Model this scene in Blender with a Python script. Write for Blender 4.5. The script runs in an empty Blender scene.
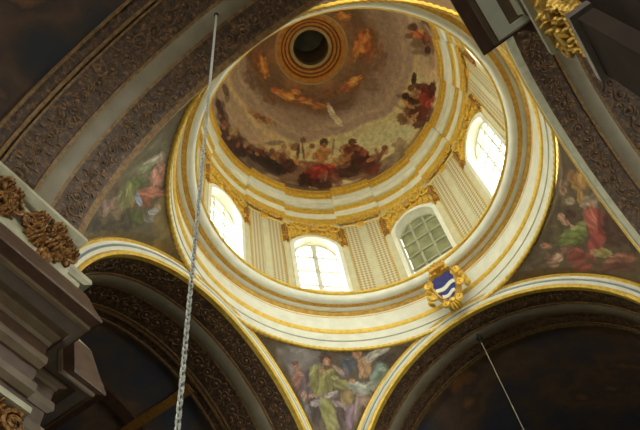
import bpy, math, random
import numpy as np
from mathutils import Vector, Matrix
random.seed(7)
PI = math.pi
C = bpy.context.scene.collection
ZO = 17.4                     # height of the drum's foot above the church floor

# ------------------------------------------------------------------ materials
def lin(c):
    c = c / 255.0
    return c / 12.92 if c <= 0.04045 else ((c + 0.055) / 1.055) ** 2.4
def rgb(r, g, b): return (lin(r), lin(g), lin(b), 1)
def newmat(name):
    m = bpy.data.materials.new(name); m.use_nodes = True
    nt = m.node_tree; b = nt.nodes['Principled BSDF']
    return m, nt, b
def plain(name, c1, c2=None, scale=6, rough=.6, metal=0.0, bump=0.0, bscale=None, detail=4, spec=.5):
    m, nt, b = newmat(name)
    b.inputs['Roughness'].default_value = rough; b.inputs['Specular IOR Level'].default_value = spec
    b.inputs['Metallic'].default_value = metal
    tc = nt.nodes.new('ShaderNodeTexCoord')
    n = nt.nodes.new('ShaderNodeTexNoise'); n.inputs['Scale'].default_value = scale; n.inputs['Detail'].default_value = detail
    nt.links.new(tc.outputs['Object'], n.inputs['Vector'])
    r = nt.nodes.new('ShaderNodeValToRGB')
    r.color_ramp.elements[0].position = .35; r.color_ramp.elements[1].position = .65
    r.color_ramp.elements[0].color = c1; r.color_ramp.elements[1].color = c2 or c1
    nt.links.new(n.outputs['Fac'], r.inputs['Fac']); nt.links.new(r.outputs['Color'], b.inputs['Base Color'])
    if bump:
        n2 = nt.nodes.new('ShaderNodeTexNoise'); n2.inputs['Scale'].default_value = bscale or scale * 4; n2.inputs['Detail'].default_value = 3
        nt.links.new(tc.outputs['Object'], n2.inputs['Vector'])
        bp = nt.nodes.new('ShaderNodeBump'); bp.inputs['Strength'].default_value = bump; bp.inputs['Distance'].default_value = .05
        nt.links.new(n2.outputs['Fac'], bp.inputs['Height']); nt.links.new(bp.outputs['Normal'], b.inputs['Normal'])
    return m
WHITE = plain('white_stucco', rgb(226, 224, 206), rgb(238, 236, 220), 3, .55)
WHITE_WARM = plain('warm_white_stucco', rgb(202, 194, 158), rgb(214, 208, 174), 3, .55)
IVORY = plain('ivory_stone', rgb(176, 170, 142), rgb(196, 190, 164), 5, .6)
GOLD = plain('gilding', rgb(226, 180, 62), rgb(242, 206, 96), 9, .42, .35, .25, 30)
GOLD_RICH = plain('deep_gilding', rgb(198, 150, 56), rgb(222, 180, 86), 9, .4, .4, .3, 30)
GOLD_OLD = plain('aged_gilding', rgb(92, 58, 38), rgb(186, 134, 70), 16, .4, .5, .5, 40)
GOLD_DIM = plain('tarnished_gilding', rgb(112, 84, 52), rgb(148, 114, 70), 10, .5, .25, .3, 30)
GREY_STRIP = plain('grey_marble', rgb(124, 112, 90), rgb(136, 124, 102), 2, .5)
GROOVE = plain('blue_grey_groove', rgb(120, 128, 134), rgb(140, 146, 150), 4, .6)
BROWN = plain('brown_marble', rgb(72, 47, 33), rgb(92, 63, 45), 5, .5, 0, .1)
PIER = plain('dark_pier_marble', rgb(62, 51, 44), rgb(76, 63, 55), 2, .8, spec=.1)
GROUND = plain('painted_ground', rgb(138, 120, 94), rgb(152, 134, 106), 4, .7)
BROWN_GOLD = plain('ochre_fillet', rgb(150, 104, 42), rgb(176, 124, 54), 8, .5, .3)
TAUPE = plain('taupe_marble', rgb(122, 108, 98), rgb(134, 120, 108), 3, .45)
TAN = plain('tan_stone', rgb(100, 80, 58), rgb(114, 94, 70), 4, .5)
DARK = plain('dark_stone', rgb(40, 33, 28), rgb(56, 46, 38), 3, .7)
BLUE = plain('blue_enamel', rgb(34, 38, 104), rgb(52, 56, 130), 8, .35)
FLOOR = plain('floor_marble', rgb(150, 146, 134), rgb(196, 192, 180), 1.5, .35)
STEEL = plain('grey_metal', rgb(206, 204, 196), rgb(226, 224, 216), 20, .4, .2)
CORDM = plain('pale_cord', rgb(176, 166, 140), rgb(190, 180, 150), 20, .6)
BLACK = plain('black_iron', rgb(26, 24, 22), rgb(34, 30, 28), 20, .5, .3)
BAR = plain('window_lead_bar', rgb(206, 202, 182), rgb(216, 212, 192), 6, .6)  # pale colour puts the bloom of the bright panes into the bars
BARW = plain('painted_window_bar', rgb(170, 168, 140), rgb(184, 182, 154), 6, .6)
BLIND = plain('grey_green_blind', rgb(128, 128, 92), rgb(158, 158, 118), 2.2, .7, 0, .1)
OCULUS_GOLD = plain('oculus_ochre', rgb(200, 132, 52), rgb(222, 154, 70), 6, .5, .1)
OCULUS_DARK = plain('oculus_brown', rgb(112, 64, 24), rgb(140, 84, 34), 6, .5, .1)
OCULUS_PALE = plain('oculus_pale', rgb(186, 158, 108), rgb(200, 172, 120), 6, .5, .1)

def damask():
    m, nt, b = newmat('dark_gilded_damask')
    tc = nt.nodes.new('ShaderNodeTexCoord')
    v = nt.nodes.new('ShaderNodeTexVoronoi'); v.inputs['Scale'].default_value = 7; v.feature = 'SMOOTH_F1'
    n = nt.nodes.new('ShaderNodeTexNoise'); n.inputs['Scale'].default_value = 9; n.inputs['Detail'].default_value = 6; n.inputs['Roughness'].default_value = .75
    nt.links.new(tc.outputs['Object'], v.inputs['Vector']); nt.links.new(tc.outputs['Object'], n.inputs['Vector'])
    r = nt.nodes.new('ShaderNodeValToRGB'); e = r.color_ramp.elements
    e[0].position = .36; e[0].color = rgb(58, 43, 35); e[1].position = .70; e[1].color = rgb(170, 122, 68)
    k = e.new(.52); k.color = rgb(94, 69, 50)
    nt.links.new(n.outputs['Fac'], r.inputs['Fac'])
    mx = nt.nodes.new('ShaderNodeMix'); mx.data_type = 'RGBA'; mx.blend_type = 'MULTIPLY'; mx.inputs[0].default_value = .35
    nt.links.new(r.outputs['Color'], mx.inputs[6]); nt.links.new(v.outputs['Distance'], mx.inputs[7])
    nt.links.new(mx.outputs[2], b.inputs['Base Color'])
    b.inputs['Roughness'].default_value = .5
    bp = nt.nodes.new('ShaderNodeBump'); bp.inputs['Strength'].default_value = .5; bp.inputs['Distance'].default_value = .04
    nt.links.new(n.outputs['Fac'], bp.inputs['Height']); nt.links.new(bp.outputs['Normal'], b.inputs['Normal'])
    return m
DAMASK = damask()
def vault_paint(name, cols):
    m, nt, b = newmat(name)
    tc = nt.nodes.new('ShaderNodeTexCoord')
    n = nt.nodes.new('ShaderNodeTexNoise'); n.inputs['Scale'].default_value = .55; n.inputs['Detail'].default_value = 5
    nt.links.new(tc.outputs['Object'], n.inputs['Vector'])
    r = nt.nodes.new('ShaderNodeValToRGB'); e = r.color_ramp.elements
    e[0].position = .36; e[0].color = rgb(*cols[0]); e[1].position = .72; e[1].color = rgb(*cols[4])
    for p, c in ((.46, cols[1]), (.56, cols[2]), (.64, cols[3])):
        k = e.new(p); k.color = rgb(*c)
    nt.links.new(n.outputs['Fac'], r.inputs['Fac']); nt.links.new(r.outputs['Color'], b.inputs['Base Color'])
    b.inputs['Roughness'].default_value = .8; b.inputs['Specular IOR Level'].default_value = .15
    return m
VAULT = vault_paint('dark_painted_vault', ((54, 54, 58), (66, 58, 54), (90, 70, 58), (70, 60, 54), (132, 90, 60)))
VAULT_LIFTED = vault_paint('lightened_painted_vault', ((88, 88, 98), (104, 92, 84), (132, 104, 84), (108, 92, 82), (186, 126, 80)))  # same vault paint, lightened to make up for weak light in these arms
SCROLL = plain('worn_gilded_relief', rgb(90, 66, 46), rgb(134, 100, 62), 10, .5, .2, .3, 30)
def painted(name):                                     # fresco: colours laid on the plaster, broken by brush noise
    m, nt, b = newmat(name)
    a = nt.nodes.new('ShaderNodeVertexColor'); a.layer_name = 'paint'
    tc = nt.nodes.new('ShaderNodeTexCoord')
    n = nt.nodes.new('ShaderNodeTexNoise'); n.inputs['Scale'].default_value = 5; n.inputs['Detail'].default_value = 6; n.inputs['Roughness'].default_value = .7
    nt.links.new(tc.outputs['Object'], n.inputs['Vector'])
    r = nt.nodes.new('ShaderNodeValToRGB')
    r.color_ramp.elements[0].position = .3; r.color_ramp.elements[0].color = (.62, .58, .55, 1)
    r.color_ramp.elements[1].position = .7; r.color_ramp.elements[1].color = (1.25, 1.22, 1.18, 1)
    nt.links.new(n.outputs['Fac'], r.inputs['Fac'])
    mx = nt.nodes.new('ShaderNodeMix'); mx.data_type = 'RGBA'; mx.blend_type = 'MULTIPLY'; mx.inputs[0].default_value = .8
    nt.links.new(a.outputs['Color'], mx.inputs[6]); nt.links.new(r.outputs['Color'], mx.inputs[7])
    nt.links.new(mx.outputs[2], b.inputs['Base Color']); b.inputs['Roughness'].default_value = .6
    return m
FRESCO = painted('fresco_paint')
def lattice_mat():                                     # tan and white diamond lattice, from the panel's own UV
    m, nt, b = newmat('tan_white_lattice')
    uv = nt.nodes.new('ShaderNodeUVMap'); uv.uv_map = 'UVMap'
    mp = nt.nodes.new('ShaderNodeMapping'); mp.inputs['Rotation'].default_value = (0, 0, PI / 4)
    ck = nt.nodes.new('ShaderNodeTexChecker'); ck.inputs['Scale'].default_value = 10.5
    ck.inputs['Color1'].default_value = rgb(212, 204, 172); ck.inputs['Color2'].default_value = rgb(174, 150, 100)
    nt.links.new(uv.outputs['UV'], mp.inputs['Vector']); nt.links.new(mp.outputs['Vector'], ck.inputs['Vector'])
    nt.links.new(ck.outputs['Color'], b.inputs['Base Color']); b.inputs['Roughness'].default_value = .6
    return m
LATTICE = lattice_mat()
def glass_mat():
    m = bpy.data.materials.new('window_glass'); m.use_nodes = True; nt = m.node_tree
    for n in list(nt.nodes): nt.nodes.remove(n)
    o = nt.nodes.new('ShaderNodeOutputMaterial'); t = nt.nodes.new('ShaderNodeBsdfTransparent'); g = nt.nodes.new('ShaderNodeBsdfGlossy')
    t.inputs['Color'].default_value = (.96, .97, .95, 1); g.inputs['Roughness'].default_value = .05
    mx = nt.nodes.new('ShaderNodeMixShader'); mx.inputs[0].default_value = .06
    nt.links.new(t.outputs[0], mx.inputs[1]); nt.links.new(g.outputs[0], mx.inputs[2]); nt.links.new(mx.outputs[0], o.inputs[0])
    return m
GLASS = glass_mat()

# ------------------------------------------------------------------ mesh building
ICO = None
def ico():
    global ICO
    if ICO is None:
        import bmesh
        bm = bmesh.new(); bmesh.ops.create_icosphere(bm, subdivisions=2, radius=1)
        ICO = ([v.co.copy() for v in bm.verts], [[v.index for v in f.verts] for f in bm.faces]); bm.free()
    return ICO
class MB:
    def __init__(s): s.v = []; s.f = []; s.uv = None
    def add(s, vs, fs):
        o = len(s.v); s.v += [tuple(v) for v in vs]; s.f += [[i + o for i in f] for f in fs]
    def rings(s, secs, closed_profile=True, closed_path=False, caps=True):
        n = len(secs[0]); o = len(s.v); m = len(secs)
        for q in secs: s.v += [tuple(v) for v in q]
        for i in range(m if closed_path else m - 1):
            a, b = o + i * n, o + ((i + 1) % m) * n
            for j in range(n if closed_profile else n - 1):
                k = (j + 1) % n
                s.f.append([a + j, a + k, b + k, b + j])
        if caps and closed_profile and not closed_path:
            s.f.append([o + j for j in range(n)][::-1]); s.f.append([o + (m - 1) * n + j for j in range(n)])
    def box(s, c, ax, ay, az):                         # centre and three half-axis vectors
        c, ax, ay, az = map(Vector, (c, ax, ay, az))
        vs = [c + i * ax + j * ay + k * az for i in (-1, 1) for j in (-1, 1) for k in (-1, 1)]
        s.add(vs, [[0, 1, 3, 2], [4, 6, 7, 5], [0, 4, 5, 1], [2, 3, 7, 6], [0, 2, 6, 4], [1, 5, 7, 3]])
    def blob(s, c, ax, ay, az):
        c, ax, ay, az = map(Vector, (c, ax, ay, az)); V, F = ico()
        s.add([c + v.x * ax + v.y * ay + v.z * az for v in V], F)
    def tube(s, pts, r, n=6, r_end=None):
        pts = [Vector(p) for p in pts]; m = len(pts); secs = []
        up = None
        for i, p in enumerate(pts):
            t = (pts[min(i + 1, m - 1)] - pts[max(i - 1, 0)])
            if t.length < 1e-9: t = Vector((0, 0, 1))
            t.normalize()
            if up is None:
                up = Vector((0, 0, 1)) if abs(t.z) < .9 else Vector((1, 0, 0))
            u = t.cross(up).normalized(); w = u.cross(t).normalized(); up = w
            rr = r if r_end is None else r + (r_end - r) * i / max(1, m - 1)
            secs.append([p + rr * (math.cos(a) * u + math.sin(a) * w) for a in [2 * PI * k / n for k in range(n)]])
        s.rings(secs)
    def prism(s, poly, fn, h0, h1):                    # polygon in (u,v) pushed from depth h0 to h1 by fn(u,v,h)
        n = len(poly)
        a = [fn(u, v, h0) for u, v in poly]; b = [fn(u, v, h1) for u, v in poly]
        s.add(a + b, [list(range(n))[::-1], [n + i for i in range(n)]] + [[i, (i + 1) % n, n + (i + 1) % n, n + i] for i in range(n)])
def link(o, parent=None):
    C.objects.link(o)
    if parent is not None: o.parent = parent
    return o
def mesh_obj(name, mb, mat, parent=None, smooth=True, world=True):
    vs = [(v[0], v[1], v[2] + (ZO if world else 0)) for v in mb.v]
    me = bpy.data.meshes.new(name); me.from_pydata(vs, [], mb.f); me.update()
    import bmesh
    bm = bmesh.new(); bm.from_mesh(me); bmesh.ops.recalc_face_normals(bm, faces=bm.faces); bm.to_mesh(me); bm.free()
    if smooth:
        me.polygons.foreach_set('use_smooth', [True] * len(me.polygons)); me.set_sharp_from_angle(angle=.6)
    me.materials.append(mat)
    return link(bpy.data.objects.new(name, me), parent)
def prop(o, label=None, cat=None, group=None, kind=None):
    if label: o['label'] = label
    if cat: o['category'] = cat
    if group: o['group'] = group
    if kind: o['kind'] = kind
    return o
def thing(name, label, cat, group=None):
    return prop(link(bpy.data.objects.new(name, None)), label, cat, group)
def kids(o): return [c for c in bpy.data.objects if c.parent == o]
def settle(root):
    """put the thing's Empty at the middle of its base, keeping its parts where they stand"""
    ms = [c for c in kids(root)]; ms += [g for c in ms for g in kids(c)]
    lo = [1e9] * 3; hi = [-1e9] * 3
    for o in ms:
        for v in o.data.vertices:
            for i in range(3):
                lo[i] = min(lo[i], v.co[i]); hi[i] = max(hi[i], v.co[i])
    b = Vector(((lo[0] + hi[0]) / 2, (lo[1] + hi[1]) / 2, lo[2]))
    for me in {o.data for o in ms}: me.transform(Matrix.Translation(-b))
    root.location = b
def settle_mesh(o):
    vs = [v.co for v in o.data.vertices]
    b = Vector(((min(v.x for v in vs) + max(v.x for v in vs)) / 2, (min(v.y for v in vs) + max(v.y for v in vs)) / 2, min(v.z for v in vs)))
    o.data.transform(Matrix.Translation(-b)); o.location = b
    return o
def struct(name, mb, mat, parent=None, smooth=True):
    o = mesh_obj(name, mb, mat, parent, smooth)
    if parent is None: o['kind'] = 'structure'
    return o
def dup(root, loc, rotz, label, group=None):
    r = root.copy(); C.objects.link(r); r.location = loc; r.rotation_euler = (0, 0, rotz)
    r['label'] = label
    if group: r['group'] = group
    for ch in kids(root):
        c = ch.copy(); C.objects.link(c); c.parent = r
        for g in kids(ch):
            d = g.copy(); C.objects.link(d); d.parent = c
    return r
def revolve(mb, prof, a0=0.0, a1=2 * PI, n=192, off=None, closed_profile=True):
    full = abs(a1 - a0 - 2 * PI) < 1e-6
    secs = []
    for i in range(n if full else n + 1):
        a = a0 + (a1 - a0) * i / n; d = off(a) if off else 0
        secs.append([((r + d) * math.cos(a), (r + d) * math.sin(a), z) for r, z in prof])
    mb.rings(secs, closed_profile, full)
    return mb
def circ(r0, z0, r, n=8): return [(r0 + r * math.cos(2 * PI * k / n), z0 + r * math.sin(2 * PI * k / n)) for k in range(n)]
def spiral(cx, cy, r0, turns, a0, sgn, n=22):
    return [(cx + r0 * (1 - .82 * k / n) * math.cos(a0 + sgn * 2 * PI * turns * k / n), cy + r0 * (1 - .82 * k / n) * math.sin(a0 + sgn * 2 * PI * turns * k / n)) for k in range(n + 1)]
def leaf(mb, fn, u, v, ang, L, w, h=.04):
    """a plump acanthus leaf lying on a surface given by fn(u,v,h)"""
    c = Vector(fn(u, v, h * .5)); e = 1e-3
    du = (Vector(fn(u + e, v, h * .5)) - c) / e; dv = (Vector(fn(u, v + e, h * .5)) - c) / e
    du.normalize(); dv.normalize(); nn = (Vector(fn(u, v, h * .5 + .01)) - c).normalized()
    d = du * math.cos(ang) + dv * math.sin(ang); q = -du * math.sin(ang) + dv * math.cos(ang)
    mb.blob(c + d * L * .5, d * L * .5, q * w * .5, nn * h)

# ------------------------------------------------------------------ painting
def lay(X, Y, col, table, metric):
    for row in table.strip().split('\n'):
        q = row.split(); x, y, a, b, c, d = map(float, q[:6]); rgbc = np.array([lin(float(x_)) for x_ in q[6:9]]); al = float(q[9]); so = float(q[10])
        dx = X - x
        if metric == 'dome': dx = (dx + PI) % (2 * PI) - PI
        dy = Y - y
        if metric == 'dome': dx = dx * DOME_R * np.cos(y); dy = dy * 4.6
        # a wavering edge so that a stroke reads as brushwork
        p1, p2 = a * dx + b * dy, c * dx + d * dy
        big = so >= .75; so *= .6
        fr = (1.6, 2.6) if not big else (.8, 1.0)
        e = np.sqrt(p1 ** 2 + p2 ** 2) + (.34 if big else .16) * np.sin(3.1 * fr[0] * p1 + 5.3 * p2 + 9 * y) * np.cos(4.7 * p2 - 2.9 * fr[1] * p1 + 5 * x)
        fold = 1 + .26 * np.sin(4.2 * p1 + 2.6 * np.sin(2.2 * p2 + 7 * x) + 11 * y)
        k = np.clip((1 + so * .5 - e) / max(so, .05), 0, 1); k = (k * k * (3 - 2 * k) * al)[..., None]
        col[:] = col * (1 - k) + np.clip(rgbc * fold[..., None], 0, 1) * k
def fresco_mesh(name, P, col, parent=None):
    n, m = P.shape[:2]
    fs = [[i * m + j, i * m + j + 1, (i + 1) * m + j + 1, (i + 1) * m + j] for i in range(n - 1) for j in range(m - 1)]
    me = bpy.data.meshes.new(name); vs = P.reshape(-1, 3).copy(); vs[:, 2] += ZO
    me.from_pydata(vs.tolist(), [], fs); me.update()
    at = me.color_attributes.new('paint', 'FLOAT_COLOR', 'POINT')
    at.data.foreach_set('color', np.concatenate([col.reshape(-1, 3), np.ones((n * m, 1))], 1).astype(np.float32).ravel())
    me.polygons.foreach_set('use_smooth', [True] * len(me.polygons))
    me.materials.append(FRESCO)
    return link(bpy.data.objects.new(name, me), parent)
SKY = 7.0
EXPOSURE = 0.8
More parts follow.
